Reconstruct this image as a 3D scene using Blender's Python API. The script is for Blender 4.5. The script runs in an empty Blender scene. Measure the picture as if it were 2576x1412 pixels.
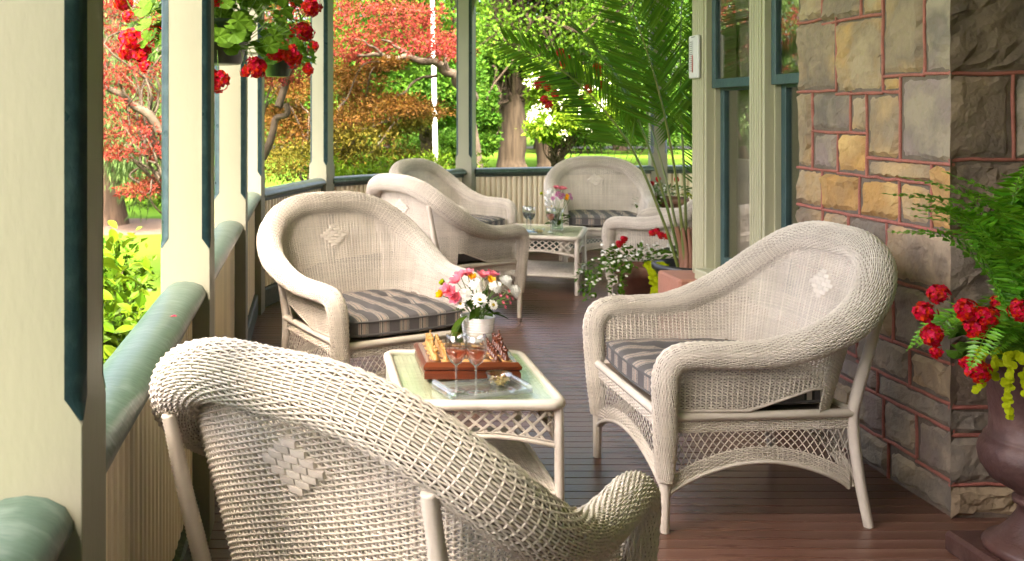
import bpy, math, random
import numpy as np
from mathutils import Vector, noise as mnoise
S = bpy.context.scene
C = S.collection
rng = np.random.default_rng(7); random.seed(7)
PI = math.pi
# ---------------------------------------------------------------- camera, world, sun, exposure
cam = bpy.data.cameras.new('camera'); camo = bpy.data.objects.new('camera', cam); C.objects.link(camo)
camo.location = (0, 0, 1.40); camo.rotation_euler = (PI/2, 0, 0)
cam.sensor_width = 36; cam.lens = 36*2400/2576
cam.shift_x = (1288-780)/2576; cam.shift_y = -(706-282)/2576
cam.clip_start = 0.05; cam.clip_end = 800
cam.dof.use_dof = True; cam.dof.focus_distance = 2.8; cam.dof.aperture_fstop = 7.5
S.camera = camo
SUN_EL, SUN_AZ = math.radians(58), math.radians(189)      # azimuth the sunlight comes from, clockwise from +Y
w = bpy.data.worlds.new('World'); S.world = w; w.use_nodes = True
wn = w.node_tree; sky = wn.nodes.new('ShaderNodeTexSky'); sky.sky_type = 'NISHITA'; sky.sun_disc = False
sky.sun_elevation = SUN_EL; sky.sun_rotation = SUN_AZ; sky.air_density = .45; sky.dust_density = 9.0; sky.ozone_density = .1
bg = wn.nodes['Background']; bg.inputs[1].default_value = 0.15; wn.links.new(sky.outputs[0], bg.inputs[0])
sl = bpy.data.lights.new('sun', 'SUN'); sl.energy = 2.0; sl.angle = math.radians(4); sl.color = (1.0, 0.95, 0.86)
so = bpy.data.objects.new('sun', sl); C.objects.link(so)
sdir = Vector((math.sin(SUN_AZ)*math.cos(SUN_EL), math.cos(SUN_AZ)*math.cos(SUN_EL), math.sin(SUN_EL)))
so.rotation_euler = (-sdir).to_track_quat('-Z', 'Y').to_euler(); so.location = (-4, -6, 12)
vs = S.view_settings; vs.view_transform = 'Standard'; vs.look = 'None'; vs.gamma = 1.0; vs.exposure = 4.3
vs.use_white_balance = True; vs.white_balance_temperature = 7300; vs.white_balance_tint = 9
S.cycles.use_denoising = True; S.cycles.max_bounces = 10; S.cycles.diffuse_bounces = 5; S.cycles.glossy_bounces = 4
S.cycles.transparent_max_bounces = 16; S.cycles.transmission_bounces = 6; S.cycles.caustics_reflective = False
S.cycles.caustics_refractive = False; S.cycles.sample_clamp_indirect = 6
# ---------------------------------------------------------------- materials
def _mat(name):
    m = bpy.data.materials.new(name); m.use_nodes = True
    nt = m.node_tree; return m, nt, nt.nodes['Principled BSDF'], nt.nodes['Material Output']
def rgba(c): return (c[0], c[1], c[2], 1)
def pm(name, c1, c2=None, scale=8, rough=.6, bump=0, bscale=None, spec=.4, island=0, stretch=(1,1,1), detail=5,
       lo=.35, hi=.65, trans=0, c3=None, s3=2.0, rvar=0, coord='Object', orand=0, coat=0):
    """principled with noise mix of two (three) colours, bump, random tint per island, optional translucency"""
    m, nt, b, out = _mat(name); L = nt.links.new; N = nt.nodes.new
    tc = N('ShaderNodeTexCoord'); mp = N('ShaderNodeMapping'); mp.inputs['Scale'].default_value = stretch
    L(tc.outputs[coord], mp.inputs[0])
    b.inputs['Roughness'].default_value = rough; b.inputs['Specular IOR Level'].default_value = spec
    if coat: b.inputs['Coat Weight'].default_value = coat; b.inputs['Coat Roughness'].default_value = .15
    nz = N('ShaderNodeTexNoise'); nz.inputs['Scale'].default_value = scale; nz.inputs['Detail'].default_value = detail
    L(mp.outputs[0], nz.inputs[0])
    mr = N('ShaderNodeMapRange'); mr.inputs[1].default_value = lo; mr.inputs[2].default_value = hi; L(nz.outputs[0], mr.inputs[0])
    mx = N('ShaderNodeMix'); mx.data_type = 'RGBA'; mx.inputs[6].default_value = rgba(c1); mx.inputs[7].default_value = rgba(c2 or c1)
    L(mr.outputs[0], mx.inputs[0]); col = mx.outputs[2]
    if c3:
        n3 = N('ShaderNodeTexNoise'); n3.inputs['Scale'].default_value = s3; n3.inputs['Detail'].default_value = 6; L(mp.outputs[0], n3.inputs[0])
        r3 = N('ShaderNodeMapRange'); r3.inputs[1].default_value = .52; r3.inputs[2].default_value = .66; L(n3.outputs[0], r3.inputs[0])
        m3 = N('ShaderNodeMix'); m3.data_type = 'RGBA'; m3.inputs[7].default_value = rgba(c3); L(r3.outputs[0], m3.inputs[0]); L(col, m3.inputs[6]); col = m3.outputs[2]
    if island:
        g = N('ShaderNodeNewGeometry'); hs = N('ShaderNodeHueSaturation')
        ir = N('ShaderNodeMapRange'); ir.inputs[3].default_value = 1-island; ir.inputs[4].default_value = 1+island
        L(g.outputs['Random Per Island'], ir.inputs[0]); L(ir.outputs[0], hs.inputs['Value']); L(col, hs.inputs['Color'])
        ih = N('ShaderNodeMapRange'); ih.inputs[3].default_value = .5-island*.05; ih.inputs[4].default_value = .5+island*.05
        mu = N('ShaderNodeMath'); mu.operation = 'FRACT'; mm = N('ShaderNodeMath'); mm.operation = 'MULTIPLY'; mm.inputs[1].default_value = 17.31
        L(g.outputs['Random Per Island'], mm.inputs[0]); L(mm.outputs[0], mu.inputs[0]); L(mu.outputs[0], ih.inputs[0]); L(ih.outputs[0], hs.inputs['Hue'])
        col = hs.outputs[0]
    if orand:
        oi = N('ShaderNodeObjectInfo'); h2 = N('ShaderNodeHueSaturation'); om = N('ShaderNodeMapRange'); om.inputs[3].default_value = 1-orand; om.inputs[4].default_value = 1+orand
        L(oi.outputs['Random'], om.inputs[0]); L(om.outputs[0], h2.inputs['Value']); L(col, h2.inputs['Color']); col = h2.outputs[0]
    L(col, b.inputs['Base Color'])
    if rvar:
        rr = N('ShaderNodeMapRange'); rr.inputs[3].default_value = max(.02, rough-rvar); rr.inputs[4].default_value = rough+rvar; L(nz.outputs[0], rr.inputs[0]); L(rr.outputs[0], b.inputs['Roughness'])
    if bump:
        bz = N('ShaderNodeTexNoise'); bz.inputs['Scale'].default_value = bscale or scale*4; bz.inputs['Detail'].default_value = 6; L(mp.outputs[0], bz.inputs[0])
        bp = N('ShaderNodeBump'); bp.inputs['Strength'].default_value = bump; bp.inputs['Distance'].default_value = .01; L(bz.outputs[0], bp.inputs['Height']); L(bp.outputs[0], b.inputs['Normal'])
    if trans:
        t = N('ShaderNodeBsdfTranslucent'); L(col, t.inputs[0]); ms = N('ShaderNodeMixShader'); ms.inputs[0].default_value = trans
        L(b.outputs[0], ms.inputs[1]); L(t.outputs[0], ms.inputs[2]); L(ms.outputs[0], out.inputs[0])
    return m
def glassm(name, tint=(1,1,1), refl=.06, body=None, bodyf=0, rough=.0, boost=1.0):
    m, nt, b, out = _mat(name); L = nt.links.new; N = nt.nodes.new; nt.nodes.remove(b)
    tr = N('ShaderNodeBsdfTransparent'); tr.inputs[0].default_value = rgba(tint)
    gl = N('ShaderNodeBsdfGlossy'); gl.inputs['Roughness'].default_value = rough
    base = tr.outputs[0]
    if body:
        d = N('ShaderNodeBsdfDiffuse'); d.inputs[0].default_value = rgba(body); t2 = N('ShaderNodeBsdfTranslucent'); t2.inputs[0].default_value = rgba(body)
        a = N('ShaderNodeMixShader'); a.inputs[0].default_value = .6; L(d.outputs[0], a.inputs[1]); L(t2.outputs[0], a.inputs[2])
        m2 = N('ShaderNodeMixShader'); m2.inputs[0].default_value = bodyf; L(base, m2.inputs[1]); L(a.outputs[0], m2.inputs[2]); base = m2.outputs[0]
    lw = N('ShaderNodeLayerWeight'); lw.inputs[0].default_value = .5; pw = N('ShaderNodeMath'); pw.operation = 'POWER'; pw.inputs[1].default_value = 3.0; L(lw.outputs['Facing'], pw.inputs[0])
    mr = N('ShaderNodeMapRange'); mr.inputs[3].default_value = refl; mr.inputs[4].default_value = min(1, refl+.75*boost); L(pw.outputs[0], mr.inputs[0])
    ms = N('ShaderNodeMixShader'); L(mr.outputs[0], ms.inputs[0]); L(base, ms.inputs[1]); L(gl.outputs[0], ms.inputs[2]); L(ms.outputs[0], out.inputs[0])
    return m
M = {}
M['wicker'] = pm('wicker_paint', (.68,.625,.55), (.58,.525,.455), 9, .55, island=.10, spec=.3)
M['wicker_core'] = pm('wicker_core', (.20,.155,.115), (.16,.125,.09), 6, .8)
M['cream'] = pm('cream_paint', (.236,.235,.178), (.216,.215,.163), 3, .5, bump=.10, bscale=42, stretch=(1.6,1.6,.5), c3=(.25,.25,.195), s3=1.4, spec=.35, rvar=.12)
M['chamfer'] = pm('dark_green_paint', (.008,.025,.030), (.012,.034,.038), 14, .30, bump=.3, bscale=30, spec=.4, c3=(.022,.048,.05), s3=26, rvar=.1)
M['rail'] = pm('worn_green_paint', (.034,.068,.053), (.048,.086,.069), 4, .34, bump=.14, bscale=40, stretch=(1.6,.5,1), c3=(.075,.115,.098), s3=30, spec=.5, rvar=.12)
M['railb'] = pm('dark_rail_paint', (.035,.055,.045), (.06,.075,.06), 12, .55, bump=.5, bscale=40)
M['slat'] = pm('slat_paint', (.82,.73,.56), (.77,.68,.51), 5, .55, bump=.25, bscale=30, stretch=(1,1,.2), orand=.10)
M['slatback'] = pm('slat_backing', (.72,.61,.45), (.66,.56,.41), 5, .7)
M['floor'] = pm('porch_floor_paint', (.110,.050,.035), (.140,.068,.048), 3, .30, bump=.12, bscale=60, stretch=(2.5,6,1), c3=(.16,.092,.070), s3=3, spec=.5, rvar=.12, orand=.22)
M['sash'] = pm('teal_sash_paint', (.03,.068,.07), (.04,.085,.085), 10, .4, bump=.2, bscale=60)
M['casing'] = pm('casing_paint', (.44,.43,.29), (.39,.38,.255), 6, .5, bump=.3, bscale=40, stretch=(1,1,.2))
M['sand'] = pm('red_sandstone', (.42,.19,.13), (.36,.17,.12), 8, .8, bump=.4, bscale=60)
M['mortar'] = pm('red_mortar', (.40,.135,.105), (.30,.11,.085), 20, .75, bump=.6, bscale=90)
M['bed'] = pm('mortar_bed', (.17,.13,.10), (.12,.095,.075), 14, .9, bump=.6, bscale=60)
stone_cols = [((.335,.255,.17),(.20,.155,.115),(.44,.30,.16)), ((.50,.285,.10),(.36,.215,.095),(.58,.38,.16)), ((.29,.235,.175),(.17,.14,.115),(.25,.19,.17)),
              ((.38,.29,.185),(.25,.185,.125),(.46,.29,.12)), ((.27,.225,.175),(.17,.145,.12),(.35,.28,.20)), ((.23,.17,.125),(.15,.115,.09),(.29,.21,.14))]
for i,(a,b_,c_) in enumerate(stone_cols): M['stone%d'%i] = pm('fieldstone_%d'%i, a, b_, 7, .85, bump=1.0, bscale=38, c3=c_, s3=3.5, detail=9, lo=.40, hi=.60, orand=.16)
M['lawn'] = pm('lawn', (.026,.062,.005), (.034,.070,.006), .35, .95, bump=.8, bscale=9, c3=(.048,.076,.008), s3=.16, spec=.05)
M['soil'] = pm('soil', (.045,.026,.015), (.028,.017,.010), 12, .95, bump=.8)
def leafm(name, c1, c2, trans=.35, island=.3, rough=.6, spec=.08): return pm(name, c1, c2, 1.5, rough, island=island, trans=trans, spec=spec)
M['lf_lime'] = leafm('lime_leaf', (0.0663,0.1170,0.0059), (0.0429,0.0898,0.0047))
M['lf_bush'] = leafm('bush_leaf', (0.0507,0.0975,0.0047), (0.0273,0.0663,0.0039), .3, .35, .35)
M['lf_green'] = leafm('green_leaf', (0.0353,0.0884,0.0068), (0.0200,0.0598,0.0057))
M['lf_mid'] = leafm('mid_leaf', (0.0547,0.1152,0.0081), (0.0317,0.0778,0.0058))
M['lf_dark'] = leafm('dark_leaf', (0.0198,0.0585,0.0090), (0.0315,0.0765,0.0108))
M['lf_red'] = leafm('red_leaf', (.128,.016,.013), (.092,.022,.011), .4)
M['lf_orange'] = leafm('orange_leaf', (0.0711,0.0300,0.0049), (0.0487,0.0269,0.0045), .4)
M['lf_olive'] = leafm('olive_leaf', (0.0780,0.0600,0.0072), (0.0450,0.0510,0.0060), .4)
M['lf_conif'] = leafm('conifer_leaf', (0.0578,0.0918,0.0272), (0.0340,0.0612,0.0190))
M['lf_ger'] = leafm('geranium_leaf', (.085,.19,.018), (.045,.125,.012), .25, .25, .5)
M['lf_palm'] = leafm('palm_leaf', (.060,.165,.014), (.090,.215,.016), .3, .3, .3, .4)
M['lf_palmy'] = leafm('yellowing_palm_leaf', (.32,.30,.02), (.20,.23,.02), .3, .2)
M['lf_fern'] = leafm('fern_leaf', (.13,.36,.022), (.075,.25,.016), .3, .3, .35, .5)
M['lf_jenny'] = leafm('chartreuse_leaf', (.38,.44,.012), (.28,.38,.012), .3, .2)
M['lf_white'] = leafm('white_blossom', (.80,.80,.70), (.70,.72,.55), .25, .1)
M['fl_red'] = pm('red_petal', (.56,.003,.006), (.40,.002,.004), 20, .55, island=.3, trans=.25, spec=.2)
M['fl_white'] = pm('white_petal', (.86,.86,.83), (.80,.80,.76), 20, .5, island=.06, trans=.2)
M['fl_pink'] = pm('pink_petal', (.80,.22,.28), (.74,.14,.22), 20, .5, island=.2, trans=.25)
M['fl_mauve'] = pm('mauve_petal', (.52,.17,.34), (.60,.28,.44), 20, .5, island=.2, trans=.25)
M['fl_yel'] = pm('yellow_petal', (.88,.50,.01), (.85,.40,.01), 20, .5, island=.15, trans=.2)
M['fl_disc'] = pm('daisy_disc', (.55,.40,.01), (.40,.30,.01), 60, .8, bump=.8, bscale=400)
M['stem'] = pm('green_stem', (.07,.16,.02), (.10,.19,.03), 10, .5)
M['stem_br'] = pm('palm_stem', (.085,.15,.03), (.16,.17,.045), 5, .4, spec=.5)
M['palm_base'] = pm('palm_base', (.26,.12,.08), (.20,.10,.05), 12, .7, stretch=(1,1,.2))
M['bark'] = pm('bark', (.045,.034,.024), (.020,.015,.011), 3, .95, bump=1, bscale=6, stretch=(3,3,.35), spec=.08)
M['bark_l'] = pm('pale_bark', (.075,.060,.045), (.045,.036,.028), 5, .9, bump=.6, bscale=10, spec=.08)
M['bark_d'] = pm('dark_bark', (.050,.034,.024), (.028,.020,.015), 4, .95, bump=1, bscale=8, stretch=(3,3,.4), spec=.08)
M['potblk'] = pm('black_plastic', (.012,.013,.015), (.018,.019,.022), 8, .35, spec=.5)
M['potgrn'] = pm('dark_green_pot', (.012,.028,.018), (.02,.035,.025), 6, .3, spec=.5)
M['terra'] = pm('terracotta', (.23,.10,.065), (.17,.08,.055), 10, .75, bump=.3, c3=(.30,.18,.13), s3=6)
M['urn'] = pm('aged_urn', (.088,.040,.033), (.060,.030,.026), 5, .5, bump=.35, bscale=40, c3=(.12,.068,.056), s3=7, rvar=.12)
M['ceram'] = pm('white_ceramic', (.82,.82,.82), (.80,.80,.80), 5, .25, spec=.5)
M['wood_red'] = pm('mahogany', (.17,.040,.016), (.10,.022,.010), 6, .25, stretch=(.4,5,5), spec=.5, coat=.5)
M['w_light'] = pm('boxwood', (.52,.28,.085), (.40,.20,.055), 40, .28, spec=.5, stretch=(1,1,.4))
M['w_dark'] = pm('rosewood', (.115,.032,.014), (.07,.018,.009), 40, .25, spec=.5, stretch=(1,1,.4))
M['sq_l'] = pm('maple_square', (.58,.33,.12), (.50,.27,.09), 30, .35, stretch=(.3,4,1))
M['sq_d'] = pm('walnut_square', (.17,.07,.028), (.12,.05,.02), 30, .35, stretch=(.3,4,1))
M['glass'] = glassm('clear_glass', (.95,.97,.96), .13)
M['stemglass'] = glassm('stem_glass', (.93,.95,.94), .22, (.8,.82,.82), .12)
M['tglass'] = glassm('table_glass', (.92,.97,.90), .05, rough=.10, boost=.40)
M['acryl'] = glassm('acrylic', (.92,.95,.94), .16, (.85,.88,.87), .22)
M['rose'] = glassm('rose_wine', (.98,.56,.42), .05, (.85,.27,.16), .45)
M['redwine'] = glassm('red_wine', (.20,.012,.02), .06, (.05,.004,.008), .6)
M['water'] = glassm('vase_water', (.80,.93,.80), .06)
M['pane'] = glassm('window_pane', (.88,.89,.86), .22, boost=.5)
M['nut'] = pm('nuts', (.62,.42,.14), (.78,.62,.34), 60, .6, island=.3)
M['white'] = pm('white_paint', (.62,.62,.60), (.58,.58,.56), 5, .5)
M['curtain'] = pm('curtain', (.60,.53,.47), (.50,.43,.38), 2, .9, stretch=(1,9,.1))
M['room'] = pm('room_wall', (.45,.38,.30), (.38,.32,.26), 2, .9)
M['ceil'] = pm('ceiling_boards', (.70,.60,.47), (.66,.56,.43), 2, .6)
M['roof'] = pm('roof_shingle', (.09,.085,.08), (.06,.06,.06), 8, .9)
M['metal'] = pm('steel', (.35,.35,.33), (.3,.3,.28), 30, .4, spec=.6)
M['paper'] = pm('magazine_print', (.75,.78,.82), (.10,.22,.38), 14, .35, lo=.48, hi=.52)
M['paper_w'] = pm('paper', (.78,.78,.76), (.74,.74,.72), 10, .6)
M['ink'] = pm('ink', (.05,.05,.05), (.06,.06,.06), 10, .6)
M['redink'] = pm('thermometer_red', (.55,.05,.04), (.5,.05,.04), 10, .5)
M['brick'] = pm('house_brick', (.26,.10,.07), (.22,.085,.06), 12, .85)
def stripes():
    m, nt, b, out = _mat('striped_fabric'); L = nt.links.new; N = nt.nodes.new
    tc = N('ShaderNodeTexCoord'); sx = N('ShaderNodeSeparateXYZ'); L(tc.outputs['Object'], sx.inputs[0])
    a = N('ShaderNodeMath'); a.operation = 'MULTIPLY_ADD'; a.inputs[1].default_value = 1/.098; a.inputs[2].default_value = 20.3; L(sx.outputs[0], a.inputs[0])
    f = N('ShaderNodeMath'); f.operation = 'FRACT'; L(a.outputs[0], f.inputs[0])
    cr = N('ShaderNodeValToRGB'); cr.color_ramp.interpolation = 'CONSTANT'; L(f.outputs[0], cr.inputs[0])
    g = (.110,.103,.104); dk = (.04,.037,.038); be = (.33,.26,.225); cr_ = (.46,.42,.36)
    st = [(0,g),(.36,dk),(.375,cr_),(.40,dk),(.415,g),(.45,cr_),(.475,dk),(.49,be),(.61,dk),(.625,cr_),(.65,g),(.69,dk),(.71,cr_),(.735,be),(.79,dk),(.81,cr_),(.835,g)]
    el = cr.color_ramp.elements
    el[0].position = 0; el[0].color = rgba(g); el[1].position = st[1][0]; el[1].color = rgba(st[1][1])
    for p, c in st[2:]: e = el.new(p); e.color = rgba(c)
    L(cr.outputs[0], b.inputs['Base Color']); b.inputs['Roughness'].default_value = .85; b.inputs['Specular IOR Level'].default_value = .15
    wv = N('ShaderNodeTexNoise'); wv.inputs['Scale'].default_value = 420; L(tc.outputs['Object'], wv.inputs[0])
    bp = N('ShaderNodeBump'); bp.inputs['Strength'].default_value = .25; bp.inputs['Distance'].default_value = .004; L(wv.outputs[0], bp.inputs['Height']); L(bp.outputs[0], b.inputs['Normal'])
    return m
M['stripe'] = stripes()
# ---------------------------------------------------------------- mesh helpers
def unit(a): return a/np.maximum(np.linalg.norm(a, axis=-1, keepdims=True), 1e-9)
class MB:
    """collects vertices and polygons (numpy) and links them as ONE mesh"""
    def __init__(s): s.v = []; s.q = []; s.t = []; s.n = 0
    def add(s, V, Q=None, T=None):
        V = np.asarray(V, float).reshape(-1, 3)
        if Q is not None and len(Q): s.q.append(np.asarray(Q, int).reshape(-1, 4)+s.n)
        if T is not None and len(T): s.t.append(np.asarray(T, int).reshape(-1, 3)+s.n)
        s.v.append(V); s.n += len(V); return s
    def box(s, c, d, rz=0, bev=0):
        x, y, z = [k/2 for k in d]
        if bev:
            b = min(bev, x*.9, y*.9, z*.9); V = []; 
            for sx in (-1,1):
                for sy in (-1,1):
                    for sz in (-1,1):
                        V += [(sx*(x-b),sy*(y-b),sz*z),(sx*(x-b),sy*y,sz*(z-b)),(sx*x,sy*(y-b),sz*(z-b))]
            V = np.array(V)
            def i(a,b_,c_,k): return (((a>0)*2+(b_>0))*2+(c_>0))*3+k
            Q = []; T = []
            for sg in (-1,1):
                o = lambda L: L if sg>0 else L[::-1]
                Q.append(o([i(-1,-1,sg,0),i(1,-1,sg,0),i(1,1,sg,0),i(-1,1,sg,0)]))
                Q.append(o([i(-1,sg,-1,1),i(-1,sg,1,1),i(1,sg,1,1),i(1,sg,-1,1)]))
                Q.append(o([i(sg,-1,-1,2),i(sg,1,-1,2),i(sg,1,1,2),i(sg,-1,1,2)]))
            for a in (-1,1):
                for b2 in (-1,1):
                    e = a*b2
                    o = (lambda L: L) if e>0 else (lambda L: L[::-1])
                    Q.append(o([i(a,b2,-1,1),i(a,b2,-1,2),i(a,b2,1,2),i(a,b2,1,1)][::-1]))
                    Q.append(o([i(-1,a,b2,0),i(-1,a,b2,1),i(1,a,b2,1),i(1,a,b2,0)][::-1]))
                    Q.append(o([i(a,-1,b2,2),i(a,-1,b2,0),i(a,1,b2,0),i(a,1,b2,2)][::-1]))
                    for c2 in (-1,1):
                        t = [i(a,b2,c2,0),i(a,b2,c2,1),i(a,b2,c2,2)]
                        T.append(t[::-1] if a*b2*c2>0 else t)
        else:
            V = np.array([(sx*x,sy*y,sz*z) for sx in (-1,1) for sy in (-1,1) for sz in (-1,1)])
            Q = [(0,1,3,2),(4,6,7,5),(0,4,5,1),(2,3,7,6),(0,2,6,4),(1,5,7,3)]; T = None
        if rz:
            c_, s_ = math.cos(rz), math.sin(rz); V = V@np.array([[c_,s_,0],[-s_,c_,0],[0,0,1]])
        return s.add(V+np.array(c), Q, T)
    def grid(s, P, close_u=False, close_v=False, flip=False):
        a, b = P.shape[:2]; I = np.arange(a*b).reshape(a, b)
        if close_u: I = np.vstack([I, I[:1]])
        if close_v: I = np.hstack([I, I[:, :1]])
        Q = np.stack([I[:-1,:-1], I[1:,:-1], I[1:,1:], I[:-1,1:]], -1).reshape(-1, 4)
        return s.add(P.reshape(-1,3), Q[:, ::-1] if flip else Q)
    def tube(s, P, r, sides=8, caps=True, closed=False):
        P = np.asarray(P, float); r = np.broadcast_to(np.asarray(r, float), (len(P),))
        T, e1, e2 = frames(P, closed)
        ang = np.arange(sides)*2*PI/sides
        R = P[:,None]+r[:,None,None]*(np.cos(ang)[None,:,None]*e1[:,None]+np.sin(ang)[None,:,None]*e2[:,None])
        s.grid(R, close_u=closed, close_v=True, flip=True)
        if caps and not closed:
            for k, fl in ((0,0),(-1,1)):
                V = np.vstack([R[k], P[k]]); n = sides
                s.add(V, None, [((i+1)%n,i,n) if not fl else (i,(i+1)%n,n) for i in range(n)])
        return s
    def lathe(s, prof, seg=24, c=(0,0,0)):
        prof = np.array(prof, float); a = np.arange(seg)*2*PI/seg
        P = np.stack([prof[:,None,0]*np.cos(a), prof[:,None,0]*np.sin(a), np.repeat(prof[:,1:2], seg, 1)], -1)+np.array(c)
        return s.grid(P, close_v=True, flip=True)
    def weave(s, P, Nn, mask=None, rn=.0022, rb=.0028):
        """strands along axis 1 of P with normal Nn, four sided"""
        P = np.asarray(P); a, b = P.shape[:2]
        T = unit(np.gradient(P, axis=1)); B = unit(np.cross(Nn, T)); Nn = np.cross(T, B)
        R = np.stack([P+Nn*rn, P+B*rb, P-Nn*rn, P-B*rb], 2)
        I = np.arange(a*b*4).reshape(a, b, 4); J = np.roll(I, -1, 2)
        Q = np.stack([I[:,:-1], I[:,1:], J[:,1:], J[:,:-1]], -1)
        if mask is not None:
            Q = Q[mask]
        Q = Q.reshape(-1, 4)
        V = R.reshape(-1, 3); used = np.zeros(len(V), bool); used[Q.ravel()] = True
        mp = np.cumsum(used)-1
        return s.add(V[used], mp[Q][:, ::-1])
    def leaves(s, P, D, Nn, Ln, W, fold=.25, mid=.45):
        P = np.asarray(P); n = len(P); D = unit(np.asarray(D)); B = unit(np.cross(Nn, D)); U = np.cross(D, B)
        Ln = np.broadcast_to(Ln, (n,))[:,None]; W = np.broadcast_to(W, (n,))[:,None]
        V = np.stack([P, P+D*Ln*mid+B*W/2+U*W*fold, P+D*Ln, P+D*Ln*mid-B*W/2+U*W*fold], 1)
        I = np.arange(n*4).reshape(n,4)
        return s.add(V.reshape(-1,3), None, np.concatenate([I[:,[0,2,1]], I[:,[0,3,2]]]))
    def mesh(s, name, smooth=True):
        V = np.concatenate(s.v); me = bpy.data.meshes.new(name)
        q = np.concatenate(s.q) if s.q else np.zeros((0,4), int); t = np.concatenate(s.t) if s.t else np.zeros((0,3), int)
        me.vertices.add(len(V)); me.vertices.foreach_set('co', V.astype(np.float32).ravel())
        me.loops.add(q.size+t.size); me.loops.foreach_set('vertex_index', np.concatenate([q.ravel(), t.ravel()]).astype(np.int32))
        me.polygons.add(len(q)+len(t))
        me.polygons.foreach_set('loop_start', np.concatenate([np.arange(len(q))*4, q.size+np.arange(len(t))*3]).astype(np.int32))
        me.polygons.foreach_set('use_smooth', np.full(len(q)+len(t), smooth)); me.update(calc_edges=True); me.validate()
        return me
    def obj(s, name, mat, parent=None, smooth=False): return OBJ(name, s.mesh(name, smooth), mat, parent)
def OBJ(name, me, mat, parent=None, loc=(0,0,0), rot=(0,0,0), sc=(1,1,1)):
    o = bpy.data.objects.new(name, me); C.objects.link(o); o.location = loc; o.rotation_euler = rot; o.scale = sc
    if mat is not None and not me.materials: me.materials.append(M[mat] if isinstance(mat, str) else mat)
    if parent: o.parent = parent
    return o
def tag(o, label, cat, group=None):
    o['label'] = label; o['category'] = cat
    if group: o['group'] = group
    return o
def thing(name, label, cat, loc=(0,0,0), rz=0, group=None):
    o = bpy.data.objects.new(name, None); C.objects.link(o); o.location = loc; o.rotation_euler = (0,0,rz); o.empty_display_size = .1
    return tag(o, label, cat, group)
def struct(o): o['kind'] = 'structure'; return o
def stuff(o): o['kind'] = 'stuff'; return o
def copy_tree(o, parent=None):
    c = o.copy(); C.objects.link(c)
    if parent: c.parent = parent
    for ch in [k for k in KIDS.get(o.name, [])]: copy_tree(ch, c)
    return c
KIDS = {}
def index_kids():
    KIDS.clear()
    for o in bpy.data.objects:
        if o.parent: KIDS.setdefault(o.parent.name, []).append(o)
def frames(P, closed=False):
    n = len(P); T = unit(np.gradient(P, axis=0)) if not closed else unit(np.roll(P,-1,0)-np.roll(P,1,0))
    e1 = np.zeros_like(P); r = np.array([1.0,0,0]) if abs(T[0,0])<.8 else np.array([0,0,1.0])
    r = r-T[0]*(r@T[0]); e1[0] = r/np.linalg.norm(r)
    for i in range(1, n):
        r = e1[i-1]-T[i]*(e1[i-1]@T[i]); e1[i] = r/max(np.linalg.norm(r), 1e-9)
    return T, e1, np.cross(T, e1)
def spline(pts, n=16, closed=False):
    P = np.array(pts, float); out = []
    m = len(P)
    for i in range(m if closed else m-1):
        if closed: p0,p1,p2,p3 = P[i-1],P[i],P[(i+1)%m],P[(i+2)%m]
        else: p0 = P[i-1] if i else 2*P[0]-P[1]; p1 = P[i]; p2 = P[i+1]; p3 = P[i+2] if i+2<m else 2*P[-1]-P[-2]
        t = np.linspace(0,1,n,endpoint=False)[:,None]
        out.append(.5*((2*p1)+(-p0+p2)*t+(2*p0-5*p1+4*p2-p3)*t**2+(-p0+3*p1-3*p2+p3)*t**3))
    if not closed: out.append(P[-1:])
    return np.concatenate(out)
def resample(P, step, extra=None):
    d = np.r_[0, np.cumsum(np.linalg.norm(np.diff(P, axis=0), axis=1))]; n = max(2, int(round(d[-1]/step))+1)
    s_ = np.linspace(0, d[-1], n); R = np.stack([np.interp(s_, d, P[:,k]) for k in range(P.shape[1])], -1)
    return (R, [np.interp(s_, d, e) for e in extra]) if extra is not None else R
def wrapped(mb, P, r, pitch=.0085, sides=8, rip=.85):
    P = np.asarray(P, float); R = resample(P, pitch/2); k = np.arange(len(R))
    rr = np.interp(np.linspace(0,1,len(R)), np.linspace(0,1,np.size(r)), np.atleast_1d(r)) if np.size(r)>1 else np.full(len(R), r)
    return mb.tube(R, rr*np.where(k%2, 1.0, rip), sides)
def rot2(v, a): return (v[0]*math.cos(a)-v[1]*math.sin(a), v[0]*math.sin(a)+v[1]*math.cos(a))
# ---------------------------------------------------------------- setting: ground, porch floor, roof
GZ = -.70
mb = MB(); n = 60; a = np.linspace(0, 2*PI, n, endpoint=False)
mb.add(np.r_[[(0,0,GZ)], np.c_[600*np.cos(a), 600*np.sin(a), np.full(n, GZ)]], None, [(0,i+1,(i+1)%n+1) for i in range(n)])
struct(mb.obj('lawn_ground', 'lawn'))
COLS = [(-.407,1.45,0),(-.407,3.19,0),(-.407,4.93,0),(-.407,6.67,-.12),(.10,8.05,-.47),(1.53,9.35,-.50),(3.60,9.88,-.14),(5.8,10.0,0)]
RAILPTS = [(-.415,-1.0)]+[(c[0], c[1]) for c in COLS]
def left_limit(y):
    if y <= 6.67: return -.46
    ys = [c[1] for c in COLS[3:]]; xs = [c[0] for c in COLS[3:]]
    return float(np.interp(y, ys, xs))-.03
BW = .066
bm = MB().box((0,0,-.0125), (1,BW-.003,.025), bev=.0016).mesh('floor_board', False)
M['under'] = pm('under_floor', (.012,.009,.008), None, 5, .9)
fl = MB().box((2.2,4.5,-.16), (5.6,11.1,.24)).obj('porch_floor', 'under'); struct(fl)
y = -1.0; k = 0
while y < 10.02:
    x0 = left_limit(y); x1 = 5.7
    nb = OBJ('floor_board', bm, 'floor', fl, ((x0+x1)/2, y, random.uniform(-.0006,.0006)), (0,0,0), (x1-x0,1,1)); y += BW
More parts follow.
